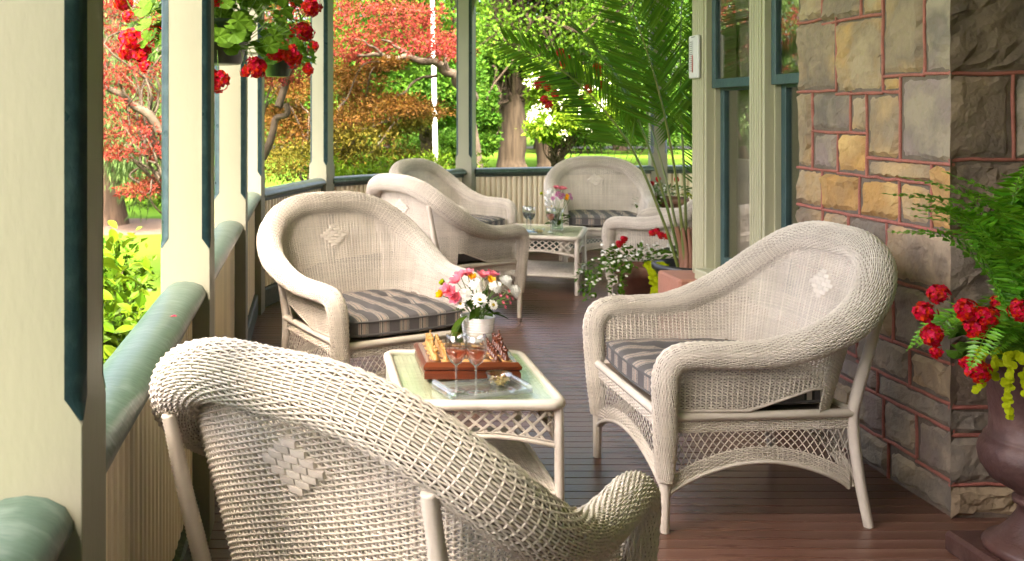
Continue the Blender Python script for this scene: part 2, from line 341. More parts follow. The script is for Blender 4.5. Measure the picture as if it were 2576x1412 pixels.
mb = MB().box((3.965,4.87,3.33), (9.83,12.26,.06)); struct(mb.obj('porch_ceiling', 'ceil'))
# ---------------------------------------------------------------- columns
ordn = ['nearest, cropped by the left edge', 'second nearest, beside the worn green rail end', 'third nearest, behind the red geraniums', 'fourth nearest, left of the middle chair',
        'fifth, at the start of the curved railing corner', 'sixth, just left of the big tree trunk', 'seventh, behind the potted palm fronds', 'eighth']
def column(i, x, y, rz):
    t = thing('porch_column', 'cream porch column with green chamfers, '+ordn[i], 'column', (x,y,0), rz, 'columns along the porch railing')
    h, cz, ct, c = .08, .985, 2.85, .024
    mb = MB(); lv = [(0,0),(cz-.035,0),(cz,c),(ct,c),(ct+.035,0),(3.22,0)]
    rings = []
    for z, q in lv:
        q2 = max(q, .0015)
        rings.append([(h-q2,-h,z),(h,-h+q2,z),(h,h-q2,z),(h-q2,h,z),(-h+q2,h,z),(-h,h-q2,z),(-h,-h+q2,z),(-h+q2,-h,z)])
    mb.grid(np.array(rings), close_v=True, flip=False); mb.obj('shaft', 'cream', t)
    for sx, sy in ((1,-1),(1,1),(-1,1),(-1,-1)):
        m2 = MB(); P = []
        for z, q in [(cz-.028,.004),(cz+.002,c+.003),(ct-.002,c+.003),(ct+.028,.004)]:
            row = []
            for f in np.linspace(0,1,5):
                w_ = q*(1-f); u_ = q*f; rr = .35*q*math.sin(PI*f)
                row.append((sx*(h-w_+.0012+rr*.35), sy*(h-u_+.0012+rr*.35), z))
            P.append(row)
        m2.grid(np.array(P)); m2.obj('chamfer', 'chamfer', t, True)
    if i >= 5:
        for sg in (-1,1):
            m3 = MB(); A = np.linspace(0, PI/2, 9); R0, R1 = .42, .36
            for yy in (-.03,.03): pass
            prof = [(sg*(h+R1-R1*math.cos(q)), 2.36+R1*math.sin(q)) for q in A]; top = [(sg*(h+R1+.02), 2.80),(sg*h, 2.80)]
            n = len(prof); F = np.array([(p[0],-.03,p[1]) for p in prof]); G = np.array([(sg*h*(1)+0*p[0],-.03,p[1]) for p in prof])
            P = np.stack([G, F], 1); P2 = P.copy(); P2[...,1] = .03
            m3.grid(P); m3.grid(P2); m3.grid(np.stack([F, P2[:,1]],1)); m3.obj('bracket', 'cream', t)
            m4 = MB(); e = np.stack([F+np.array([sg*.004,-.002,-.004]), P2[:,1]+np.array([sg*.004,.002,-.004])],1); e2 = e.copy(); e2[:,:,0] += -sg*.0; m4.grid(e); m4.obj('bracket_edge', 'chamfer', t)
    return t
for i, (x,y_,rz) in enumerate(COLS[:7]): column(i, x, y_, rz)
mb = MB()
for (a0, b0), (a1, b1) in zip(RAILPTS[:-1], RAILPTS[1:]):
    L_ = math.hypot(a1-a0, b1-b0); mb.box(((a0+a1)/2,(b0+b1)/2,3.22), (L_+.0,.12,.15), math.atan2(b1-b0, a1-a0))
struct(mb.obj('porch_beam', 'cream'))
# ---------------------------------------------------------------- railing sections (top rail, slats, backing, bottom rail)
SLW = .034
slat_me = MB().box((0,0,0), (SLW,.016,.62), bev=.005).mesh('slat', False)
raildesc = ['at the lower left corner in front of the nearest column', 'with worn wide green cap, between the two nearest columns', 'short, seen between the second and third columns', 'between the third and fourth columns, behind the middle chair',
            'at the start of the curve, between fourth and fifth columns', 'behind the pair of far left chairs', 'straight, behind the far chair facing the camera', 'far right end, behind the palm']
def rail(i, A, B, ia, ib):
    A = np.array(A); B = np.array(B); d = B-A; Lr = np.linalg.norm(d); d /= Lr; A = A+d*ia; B = B-d*ib; Lr = np.linalg.norm(B-A)
    t = thing('porch_railing', 'slatted railing '+raildesc[i], 'railing', ((A[0]+B[0])/2,(A[1]+B[1])/2,0), math.atan2(d[1],d[0]), 'railing sections of the porch')
    hw = .068; prof = [(-hw+.012,.792),(-hw,.80),(-hw,.815),(-hw+.012,.834),(-.03,.846),(0,.85),(.03,.846),(hw-.012,.834),(hw,.815),(hw,.80),(hw-.012,.792)]
    ns = max(2, int(Lr/.05)); X = np.linspace(-Lr/2, Lr/2, ns+1)
    P = np.array([[(x, p[0]+.0015*mnoise.noise(Vector((x*9,p[0]*20,i*3.))), p[1]+.0015*mnoise.noise(Vector((x*7,p[0]*20,5+i)))) for p in prof] for x in X])
    mb = MB(); mb.grid(P, close_v=True)
    for e in (0,-1):
        c_ = P[e].mean(0); mb.add(np.vstack([P[e], c_]), None, [(k,(k+1)%len(prof),len(prof)) for k in range(len(prof))])
    mb.obj('cap_rail', 'rail', t, True)
    MB().box((0,0,.779), (Lr,.075,.026), bev=.004).obj('under_rail', 'railb', t)
    MB().box((0,0,.445), (Lr,.018,.642)).obj('backing_board', 'slatback', t)
    n = int(Lr/.056); 
    for k in range(n):
        x = -Lr/2+(k+.5)*Lr/n
        o = OBJ('slat', slat_me, 'slat', t, (x,-.0175,.455))
    MB().box((0,-.012,.075), (Lr-.004,.075,.135), bev=.008).obj('bottom_rail', 'railb', t)
ins = .082
for i in range(len(RAILPTS)-1):
    rail(i, RAILPTS[i], RAILPTS[i+1], 0 if i==0 else ins, ins)
# skirt below the porch edge
mb = MB()
for (a0, b0), (a1, b1) in zip(RAILPTS[:-1], RAILPTS[1:]):
    L_ = math.hypot(a1-a0, b1-b0); mb.box(((a0+a1)/2,(b0+b1)/2,-.37), (L_+.1,.10,.66), math.atan2(b1-b0, a1-a0))
struct(mb.obj('porch_skirt', 'cream'))
# ---------------------------------------------------------------- house: stone pier
WX, WY, WE = 2.205, 3.283, 4.33
side = [ # Y0,Y1,Z0,Z1,colour
 (3.283,3.65,0,.125,4),(3.65,3.95,0,.14,4),(3.95,4.33,0,.15,2),
 (3.283,3.48,.125,.30,2),(3.48,3.68,.14,.30,4),(3.68,3.88,.14,.30,2),(3.88,4.33,.15,.28,3),
 (3.283,3.72,.30,.39,4),(3.72,4.02,.30,.39,2),(4.02,4.33,.28,.41,3),
 (3.283,3.52,.39,.53,3),(3.52,3.86,.39,.53,4),(3.86,4.33,.41,.53,2),
 (3.283,3.62,.53,.76,2),(3.62,3.90,.53,.70,3),(3.90,4.33,.53,.70,4),
 (3.283,3.66,.76,.98,0),(3.66,3.92,.70,.98,2),(3.92,4.12,.70,.98,3),(4.12,4.33,.70,.98,0),
 (3.395,3.58,.98,1.143,3),(3.58,3.84,.98,1.143,1),(3.84,4.12,.98,1.143,1),(4.12,4.33,.98,1.15,3),
 (3.283,3.395,.98,1.218,1),(3.395,3.79,1.143,1.218,0),
 (3.79,4.00,1.143,1.316,1),(4.00,4.20,1.15,1.316,2),(4.20,4.33,1.15,1.49,3),
 (3.575,3.79,1.218,1.475,0),(3.283,3.575,1.218,1.535,2),(3.79,3.905,1.316,1.475,0),(3.905,4.20,1.316,1.485,2),
 (3.575,3.685,1.475,1.535,3),(3.685,4.01,1.475,1.78,3),(4.01,4.33,1.49,1.80,0),
 (3.435,3.685,1.535,1.86,0),(3.283,3.435,1.535,1.86,2),(3.685,3.83,1.78,1.86,3),(3.83,4.12,1.78,2.02,0),(4.12,4.33,1.80,2.02,3),
 (3.283,3.60,1.86,2.10,2),(3.60,3.83,1.86,2.10,1),(3.83,4.33,2.02,2.30,0),(3.283,3.83,2.10,2.35,3),(3.283,3.80,2.35,2.65,0),(3.80,4.33,2.30,2.65,2),(3.283,4.33,2.65,2.95,4)]
front = [(2.205,2.55,0,.115,3),(2.55,3.2,0,.115,4),(2.205,2.46,.115,.285,4),(2.46,2.9,.115,.285,5),(2.9,3.2,.115,.285,2),(2.205,2.5,.285,.38,4),(2.5,3.2,.285,.38,2),
 (2.205,2.62,.38,.60,5),(2.62,3.2,.38,.60,4),(2.205,2.50,.60,.985,2),(2.5,3.2,.60,.985,5),(2.205,2.60,.985,1.235,5),(2.60,3.2,.985,1.235,4),
 (2.205,2.425,1.235,1.535,5),(2.425,2.9,1.235,1.535,4),(2.9,3.2,1.235,1.535,5),(2.205,2.70,1.535,1.93,5),(2.70,3.2,1.535,1.93,4),(2.205,2.9,1.93,2.4,4),(2.9,3.2,1.93,2.4,5),(2.205,3.2,2.4,2.95,5)]
pier = thing('stone_pier', 'rough brown fieldstone corner pier with raised red mortar joints', 'stone wall', (0,0,0))
MB().box((WX+.510,(WY+WE)/2+.0,1.475), (1.0,WE-WY-.02,2.95)).obj('mortar_bed', 'bed', pier)
def stone(u0,u1,z0,z1,col,face,seed):
    corner = abs(u0-(WY if face=='side' else WX))<1e-6; g = .004; u0 += g; u1 -= g; z0 += g; z1 -= g; w_, h_ = u1-u0, z1-z0
    nu = max(6, min(16, int(w_/.024))); nz = max(5, min(16, int(h_/.024)))
    rnd = random.Random(seed); base = rnd.uniform(.016,.028); tu, tz = rnd.uniform(-.018,.018), rnd.uniform(-.018,.018)
    ang = rnd.uniform(0,PI); rough_ = rnd.choice([.5,.7,1.0,1.35])
    P = np.zeros((nu+1,nz+1,3))
    for i in range(nu+1):
        for j in range(nz+1):
            fu, fz = i/nu, j/nz; u = u0+w_*fu; z = z0+h_*fz
            if 0<i<nu and 0<j<nz: u += w_/nu*rnd.uniform(-.35,.35); z += h_/nz*rnd.uniform(-.35,.35)
            e = min(fu,1-fu)*w_; e2 = min(fz,1-fz)*h_; edge = min(1, min(e,e2)/.02)
            # chisel scars: ridged noise stretched along one direction
            a_, b_ = u*math.cos(ang)+z*math.sin(ang), -u*math.sin(ang)+z*math.cos(ang)
            q = mnoise.noise(Vector((a_*7,b_*22,seed*3.7))); q = -abs(q)*1.1+.25
            q2 = mnoise.noise(Vector((u*11,z*11,seed*1.3)))
            d_ = base+(fu-.5)*tu+(fz-.5)*tz+.020*rough_*q+.010*q2*rough_
            d_ = max(.0165, d_)*(.55+.45*edge**.6)
            if edge == 0: d_ = .006
            if corner and i == 0:
                oc = .014*mnoise.noise(Vector((z*9,3.1,.2)))+.008*mnoise.noise(Vector((z*31,1.1,.7)))-.004; P[i,j] = (WX+oc, WY+oc, z0-g+(h_+2*g)*fz); continue
            if face == 'side': P[i,j] = (WX+.022-d_, u, z)
            else: P[i,j] = (u, WY+.022-d_, z)
    mb = MB().grid(P, flip=(face=='side')); return mb.obj('stone', 'stone%d'%col, pier, False)
def bead(u0,z0,u1,z1,face,k):
    n = max(2,int(math.hypot(u1-u0,z1-z0)/.06)); pts = []
    for t_ in np.linspace(0,1,n+1):
        u = u0+(u1-u0)*t_; z = z0+(z1-z0)*t_; jj = .0065*mnoise.noise(Vector((u*14,z*14,k*1.7)))
        u += jj if abs(z1-z0)>abs(u1-u0) else 0; z += jj if abs(z1-z0)<=abs(u1-u0) else 0
        pts.append((WX+.008,u,z) if face=='side' else (u,WY+.008,z))
    P = np.array(pts); mb = MB(); mb.tube(P, .0066*np.array([1+.35*mnoise.noise(Vector((p[1]*30,p[2]*30,k))) for p in pts]), 6); mb.obj('mortar_bead', 'mortar', pier, True)
for k, (a0,a1,b0,b1,c_) in enumerate(side):
    stone(a0,a1,b0,b1,c_,'side',k+1)
    if b0 > .01: bead(a0,b0,a1,b0,'side',k)
    if a0 > WY+.01: bead(a0,b0,a0,b1,'side',k+.5)
for k, (a0,a1,b0,b1,c_) in enumerate(front):
    stone(a0,a1,b0,b1,c_,'front',k+101)
    if b0 > .01: bead(a0,b0,a1,b0,'front',k+200)
    if a0 > WX+.01: bead(a0,b0,a0,b1,'front',k+200.5)
# ---------------------------------------------------------------- house: window bay beyond the pier
bay = thing('window_bay', 'house bay with two tall sash windows, fluted cream casings and sandstone base', 'house', (0,0,0))
VX = 2.26
# plinth stones
for (x0,x1,y0,y1,z1) in ((2.09,2.9,5.40,5.74,.45),(2.13,2.9,4.84,5.39,.445),(2.13,2.9,4.36,4.83,.45)):
    MB().box(((x0+x1)/2,(y0+y1)/2,z1/2), (x1-x0,y1-y0,z1), bev=.012).obj('plinth_block', 'sand' if x0<2.1 else 'stone3', bay)
def casing(y0,y1,x,z0=.42,z1=2.95):
    w_ = y1-y0; MB().box((x+.05,(y0+y1)/2,(z0+z1)/2), (.10,w_,z1-z0), bev=.004).obj('casing', 'casing', bay)
    n = max(3,int(w_/.028))
    for k in range(n):
        yy = y0+.014+(w_-.028)*(k+.5)/n
        MB().box((x-.004,yy,(z0+z1)/2), (.012,(w_-.028)/n*.55,z1-z0-.02), bev=.004).obj('fluting', 'casing', bay)
casing(5.45,5.64,VX,.45); casing(4.75,4.91,VX)
MB().box((VX+.40,5.60,1.68), (.58,.075,2.53)).obj('end_wall', 'casing', bay)
def window(y0,y1,lab):
    zs0, zm, zt = .50, 1.56, 2.75
    MB().box((VX+.02,(y0+y1)/2,.478), (.17,y1-y0-.002,.06), bev=.005).obj('window_sill', 'casing', bay)
    for yy in (y0+.006,y1-.006):
        MB().box((VX+.11,yy,1.63), (.12,.012,2.25)).obj('jamb', 'casing', bay)
    for (z0,z1,xx,nm) in ((zs0,zm,VX+.095,'lower_sash'),(zm-.025,zt,VX+.045,'upper_sash')):
        f = MB(); sw = .045; fy0, fy1 = y0+.014, y1-.014
        for yy in (fy0+sw/2, fy1-sw/2): f.box((xx,yy,(z0+z1)/2), (.035,sw,z1-z0), bev=.003)
        f.box((xx,(fy0+fy1)/2,z0+.04 if nm=='lower_sash' else z0+.025), (.0352,fy1-fy0-2*sw+.002,.08 if nm=='lower_sash' else .05), bev=.003)
        f.box((xx,(fy0+fy1)/2,z1-.02), (.0352,fy1-fy0-2*sw+.002,.04), bev=.003)
        s_ = f.obj(nm, 'sash', bay)
        MB().box((xx,(y0+y1)/2,(z0+z1)/2), (.004,fy1-fy0-2*sw+.01,z1-z0-.06)).obj('pane', 'pane', s_)
    c1 = MB(); yy = np.linspace(y0-.02,y1+.04,60)
    P = np.stack([np.stack([np.full(60,VX+.20)+.012*np.sin(yy*120)+.008*np.sin(yy*47), yy, np.full(60,z)],-1) for z in (.5,2.85)],0)
    msk = yy < y0+.30*(y1-y0); 
    c1.grid(P[:,:int(60*.34)]); c1.grid(P[:,int(60*.62):]); c1.obj('curtain', 'curtain', bay, True)
    MB().box((VX+.165,(y0+y1)/2+.0,2.3), (.006,y1-y0-.03,.75)).obj('blind', 'curtain', bay)
window(4.91,5.45,'a'); window(4.345,4.75,'b')
mb = MB(); mb.box((VX+.74,4.98,1.5), (.02,1.25,3.0)); mb.box((VX+.42,4.34,1.5), (.62,.012,3.0)); mb.obj('room_wall', 'room', bay)
# house mass nearer the camera (beyond the right edge) and the rest of the house behind the bay
hm = MB(); hm.box((4.6,1.2,1.65), (2.8,4.1,3.3)); hm.box((4.6,4.5,1.65), (2.6,2.1,3.3)); struct(hm.obj('house_wall', 'stone5'))
hw = MB(); hw.box((2.2,-3.6,2.4), (8.6,4.6,6.2)); struct(hw.obj('added_sky_blocker', 'white'))  # unseen block added behind the camera to cut sky light and bounce fill
# thermometer on the casing
th = thing('thermometer', 'weathered white wall thermometer with red column on the cream casing', 'thermometer', (VX-.022,5.55,1.60))
MB().box((0,0,.12), (.02,.13,.25), bev=.006).obj('plate', 'white', th)
MB().tube([(-.0125,0,.03),(-.0125,0,.215)], .0035, 6).obj('tube', 'glass', th)
MB().tube([(-.0145,0,.03),(-.0145,0,.13)], .0026, 6).obj('red_column', 'redink', th)
for k in range(15):
    MB().box((-.0108,.028 if k%2 else .031,.04+k*.012), (.002,.020 if k%2 else .034,.0034)).obj('scale_mark', 'ink', th)
MB().box((-.0108,0,.235),(.002,.05,.003)).obj('scale_mark', 'ink', th)
# ---------------------------------------------------------------- wicker armchair (front faces local +y)
def mirror_full(half):      # half runs from centre back (x=0) to the front on +x
    h = np.array(half, float); l = h[1:][::-1].copy(); l[:,0] *= -1; return np.vstack([l, h])
ROLL = [(0,-.455,.925),(.15,-.447,.918),(.275,-.412,.872),(.365,-.335,.785),(.402,-.225,.70),(.400,-.10,.642),(.386,.03,.608),(.376,.16,.602),(.368,.255,.600),(.360,.314,.582),(.353,.340,.53),(.347,.341,.44),(.338,.336,.30),(.332,.333,.175)]
RAD = [.056,.056,.057,.058,.054,.048,.043,.041,.041,.041,.040,.038,.035,.024]
TOP = [(0,-.43,.90),(.14,-.424,.893),(.255,-.39,.847),(.335,-.315,.762),(.368,-.21,.68),(.366,-.09,.622),(.353,.04,.60),(.343,.16,.598),(.336,.30,.595)]
BOT = [(0,-.300,.37),(.11,-.297,.37),(.20,-.282,.37),(.27,-.245,.37),(.310,-.185,.37),(.318,-.08,.37),(.320,.04,.37),(.322,.16,.37),(.322,.30,.37)]
def build_chair():
    t = thing('wicker_armchair', 'x', 'armchair')
    # ---- rolled rim: back top, arms and front posts in one
    full = mirror_full(ROLL); rad = np.r_[np.array(RAD[1:])[::-1], RAD]
    dense = spline(full, 24); rd = np.interp(np.linspace(0,1,len(dense)), np.linspace(0,1,len(rad)), rad)
    R, (rr,) = resample(dense, .0098, [rd]); T, e1, e2 = frames(R)
    nrow = 58; ph = np.arange(nrow)*2*PI/nrow; k = np.arange(len(R))
    sgn = np.where(k%2==0, np.where((k//2)%2==0,1,-1), 0)
    P = np.zeros((nrow,len(R),3)); Nn = np.zeros_like(P)
    for i, f in enumerate(ph):
        rn = math.cos(f)*e1+math.sin(f)*e2; a = (1 if i%2 else -1)*.0026*sgn+.0016*np.where((k//2)%2==0,1,-1)*0
        jit = .0007*np.sin(k*.7+i*2.1)
        P[i] = R+rn*(rr+a+jit)[:,None]; Nn[i] = rn
    mb = MB(); mb.weave(P, Nn, None, .0022, .0024)
    ks = k[::2]
    A = np.linspace(0,2*PI,19); 
    rings = np.stack([R[ks]+(np.cos(f)*e1[ks]+np.sin(f)*e2[ks])*rr[ks][:,None] for f in A],1); rn = np.stack([np.cos(f)*e1[ks]+np.sin(f)*e2[ks] for f in A],1)
    mb.weave(rings, rn, None, .0021, .0026); roll = mb.obj('rolled_rim', 'wicker', t, True)
    MB().tube(R, rr-.0052, 14).obj('rim_core', 'wicker_core', roll, True)
    # ---- woven back and side panels: horizontal weavers over upright stakes
    top = spline(mirror_full(TOP), 30); bot = spline(mirror_full(BOT), 30)
    top, ex = resample(top, .0088, [bot[:,0],bot[:,1],bot[:,2]]); bot = np.stack(ex,-1); n = len(top)
    zt = top[:,2]; yb = top[:,1]; ztb = .37
    cut = np.where(yb>-.30, np.clip(.478-(yb+.17)/.22*.075, .403, .478), .37)
    cut = np.where(yb<-.215, .372, cut)
    rows = np.arange(.375,.915,.0058); k = np.arange(n)
    V = (rows[:,None]-ztb)/(zt-ztb)[None]; Pn = bot[None]+(top-bot)[None]*V[...,None]
    # slight belly to the back
    nu = unit(np.cross(np.gradient(Pn,axis=1), (top-bot)[None])); 
    sg = np.where(k%2==0, np.where((k//2)%2==0,1,-1), 0)
    par = np.where(np.arange(len(rows))%2==0,1,-1)
    W = Pn+nu*(.0038*sg[None]*par[:,None]+.0006*np.sin(k[None]*.9+np.arange(len(rows))[:,None]*1.7))[...,None]
    ok = (rows[:,None]<zt[None]-.004)&(rows[:,None]>cut[None])
    seg = ok[:,:-1]&ok[:,1:]
    isback = (yb<-.205); mid = isback[:-1]&isback[1:]
    for nm, sel in (('woven_back', mid), ('woven_side', (~mid)&(top[:-1,0]>0)), ('woven_side', (~mid)&(top[:-1,0]<0))):
        mb = MB(); mb.weave(W, nu, seg&sel[None], .0021, .0023)
        for j in np.where(np.r_[sel,False])[0]:
            if j%2==0:
                z = np.linspace(cut[j], zt[j]-.002, 10); v = (z-ztb)/(zt[j]-ztb); q = bot[j]+(top[j]-bot[j])*v[:,None]
                mb.tube(q, .0031, 4, False)
        p = mb.obj(nm, 'wicker', t, True)
        if nm == 'woven_back':
            # raised diamond of broad bands at the middle of the back
            dm = MB(); c0 = n//2
            rowsz = .762+(np.arange(7)-3)*.0150; cnt = [1,2,3,4,3,2,1]
            for z, nb_ in zip(rowsz, cnt):
                for bq in range(nb_):
                    pos = c0+(bq-(nb_-1)/2)*4.4+np.array([-2.12,-1.98,-1,0,1,1.98,2.12]); ii = np.arange(n)
                    ipc = lambda A_: np.stack([np.interp(pos, ii, A_[:,c]) for c in range(3)],-1)
                    tq, bq_ = ipc(top), ipc(bot); v = (z-ztb)/(tq[:,2]-ztb); q = bq_+(tq-bq_)*v[:,None]; nn = unit(np.cross(np.gradient(q,axis=0), tq-bq_)); up = unit(tq-bq_)
                    for f_ in (-1,1):
                        o = nn*(f_*np.array([0,.0085,.0098,.0102,.0098,.0085,0]))[:,None]; h_ = .0070
                        dm.grid(np.stack([q-up*h_, q+o*.95-up*h_*.95, q+o, q+o*.95+up*h_*.95, q+up*h_],1))
            dm.obj('diamond_weave', 'wicker', t, False)
    # rod along the swept lower edge of each side
    for s_ in (1,-1):
        ii = np.where((~isback)&(top[:,0]*s_>0))[0]; q = []
        for j in ii: v = (cut[j]-ztb)/(zt[j]-ztb); q.append(bot[j]+(top[j]-bot[j])*v)
        wrapped(MB(), np.array(q), .006, .006, 6).obj('edge_rod', 'wicker', t, True)
    # ---- posts and legs
    for s_ in (1,-1):
        wrapped(MB(), [(s_*.332,.333,.205),(s_*.330,.334,.10),(s_*.328,.335,0)], [.0195,.019,.017]).obj('leg', 'wicker', t, True)
        wrapped(MB(), spline([(s_*.300,-.372,0),(s_*.292,-.345,.16),(s_*.288,-.325,.34),(s_*.292,-.335,.44),(s_*.302,-.385,.64),(s_*.305,-.425,.80)], 12), [.017,.019,.021,.0205,.018,.016]).obj('leg', 'wicker', t, True)
    # ---- seat frame
    ft = np.array([(.332,.336),(.290,-.325)]); z = .383
    mb = MB()
    wrapped(mb, [(-.33,.338,z),(.33,.338,z)], .017); wrapped(mb, [(-.29,-.322,z),(.29,-.322,z)], .016)
    for s_ in (1,-1): wrapped(mb, [(s_*.328,.325,z),(s_*.312,0,z),(s_*.292,-.318,z)], .016)
    mb.obj('seat_frame', 'wicker', t, True)
    MB().add([(-.32,.33,.385),(.32,.33,.385),(.285,-.31,.385),(-.285,-.31,.385)], [(0,1,2,3)]).obj('seat_deck', 'wicker_core', t)
    # ---- aprons: woven band, open lattice, arched woven band
    def apron(A, B, out):
        A = np.array(A); B = np.array(B); d = B-A; Ls = np.linalg.norm(d); u = d/Ls; out = np.array(out)
        mb = MB(); n_ = int(Ls/.0088)|1; s_ = np.linspace(0,1,n_); kk = np.arange(n_)
        sg_ = np.where(kk%2==0, np.where((kk//2)%2==0,1,-1), 0)
        zb = .128+.098*np.sin(PI*np.clip(s_,0,1))**.75; ztp = zb+.052
        base = np.c_[A[0]+d[0]*s_, A[1]+d[1]*s_, np.zeros(n_)]
        N3 = np.broadcast_to(np.r_[out,0], base.shape)
        def band(z0, z1, nr):
            P = np.zeros((nr,n_,3))
            for r_ in range(nr):
                f = (r_+.5)/nr; P[r_] = base; P[r_,:,2] = z0+(z1-z0)*f; P[r_] += N3*(.0030*sg_*(1 if r_%2 else -1))[:,None]
            mb.weave(P, np.broadcast_to(N3,P.shape), None, .0022, .0028)
            for j in range(0,n_,2): mb.tube([base[j]+(0,0,np.broadcast_to(z0,n_)[j]), base[j]+(0,0,np.broadcast_to(z1,n_)[j])], .0026, 4, False)
        band(.330, .372, 7); band(zb+.004, ztp, 8)
        arch = base.copy(); arch[:,2] = zb; wrapped(mb, arch, .008, .006, 6)
        # lattice
        m_ = int(Ls/.027); 
        for j in range(-1, m_+1):
            for sg in (1,-1):
                for off in (0,):
                    x0 = (j+.5)*Ls/m_+off; x1 = x0+sg*.062; p = []
                    for f in np.linspace(0,1,5):
                        x = x0+(x1-x0)*f
                        if not 0<=x<=Ls: continue
                        zl = np.interp(x/Ls, s_, ztp); zz = .33-(.33-zl)*f
                        p.append((A[0]+u[0]*x+out[0]*.002*sg, A[1]+u[1]*x+out[1]*.002*sg, zz))
                    if len(p)>1: mb.tube(np.array(p), .0019, 4, False)
        mb.obj('apron', 'wicker', t, True)
    apron((-.322,.336),(.322,.336),(0,1)); apron((-.280,-.330),(.280,-.330),(0,-1))
    for s_ in (1,-1): apron((s_*.330,.318),(s_*.291,-.310),(s_,0))
    return t
def build_cushion():
    W, D, T_ = .60, .60, .112; nx, ny = 44, 40; mb = MB(); P = np.zeros((nx+1,ny+1,3)); B = P.copy()
    tuft = [(-.13,.10),(.13,.10),(-.13,-.11),(.13,-.11)]
    for i in range(nx+1):
        for j in range(ny+1):
            a, b = 2*i/nx-1, 2*j/ny-1
            a = math.copysign(1-(1-abs(a))**1.5, a); b = math.copysign(1-(1-abs(b))**1.5, b)
            # rounded plan, narrower at the back
            sq = math.sqrt(max(0,1-.16*b*b)) if b<0 else math.sqrt(max(0,1-.10*b*b)); sq2 = math.sqrt(max(0,1-.14*a*a))
            x = a*W/2*sq; y = b*D/2*sq2
            e = max(0,(1-abs(a)**5)*(1-abs(b)**5))**.42; h = T_/2*(.56+.44*e)
            h += .008*e*mnoise.noise(Vector((x*14,y*14,1.)))+.003*e*mnoise.noise(Vector((x*40,y*40,2.)))
            dip = sum(math.exp(-((x-p)**2+(y-q)**2)/.0012) for p, q in tuft)
            P[i,j] = (x,y,T_/2+h-.028*dip*e); B[i,j] = (x,y,T_/2-h*.92+.0*dip)
    mb.grid(P); mb.grid(B, flip=True)
    ed = [(i,0) for i in range(nx)]+[(nx,j) for j in range(ny)]+[(i,ny) for i in range(nx,0,-1)]+[(0,j) for j in range(ny,0,-1)]
    E = np.stack([np.array([B[i,j] for i,j in ed]), np.array([P[i,j] for i,j in ed])],1); mb.grid(E, close_u=True)
    pp = MB()
    for G_, dz in ((P,-.002),(B,.002)):
        ln = np.array([G_[i,j] for i,j in ed])+np.array([0,0,dz]); pp.tube(resample(np.vstack([ln,ln[:1]]),.012), .0046, 6, False)
    return mb.mesh('seat_cushion', True), pp.mesh('piping', True)
proto = build_chair(); index_kids()
cush_me, pipe_me = build_cushion(); cush_me.materials.append(M['stripe']); M['piping'] = pm('grey_piping', (.10,.095,.095), None, 8, .8); pipe_me.materials.append(M['piping'])
chairs = [  # x, y, facing direction, descriptions
 (.225,2.03,(.64,.77),'seen from behind in the near foreground with broad rolled back', 'of the foreground chair turned away'),
 (1.507,3.53,(-1,-.02),'large in side view in front of the stone pier, facing left', 'on the chair in front of the stone pier'),
 (.30,4.58,(.45,-.89),'beside the slatted railing, facing the chess table', 'on the middle chair behind the chess table'),
 (.96,6.62,(.86,.51),'seen from behind in the far group, beside the middle chair', 'glimpsed under the arm of the far chair seen from behind'),
 (1.25,8.22,(.75,-.66),'tucked in the curved railing corner behind another chair', 'on the chair in the curved railing corner'),
 (2.62,8.58,(-.15,-.99),'at the back facing the camera behind the far bouquet', 'on the far chair facing the camera'),
 (2.68,7.08,(-.80,.60),'partly hidden by the potted palm', 'on the chair partly hidden by the palm')]
for i, (x,y_,f,lab,cl) in enumerate(chairs):
    o = proto if i==0 else copy_tree(proto)
    o.scale = (1.0 if i==0 else 1.06,1,1); o.location = (x,y_,0); o.rotation_euler = (0,0,math.atan2(f[1],f[0])-PI/2); tag(o, 'beige wicker armchair '+lab, 'armchair', 'wicker armchairs on the porch')
    c = OBJ('seat_cushion', cush_me, None, None, (x+f[0]*.035,y_+f[1]*.035,.390), (0,0,math.atan2(f[1],f[0])-PI/2), (1.05,1,1)); OBJ('piping', pipe_me, None, c); tag(c, 'grey striped seat cushion '+cl, 'cushion', 'striped seat cushions')
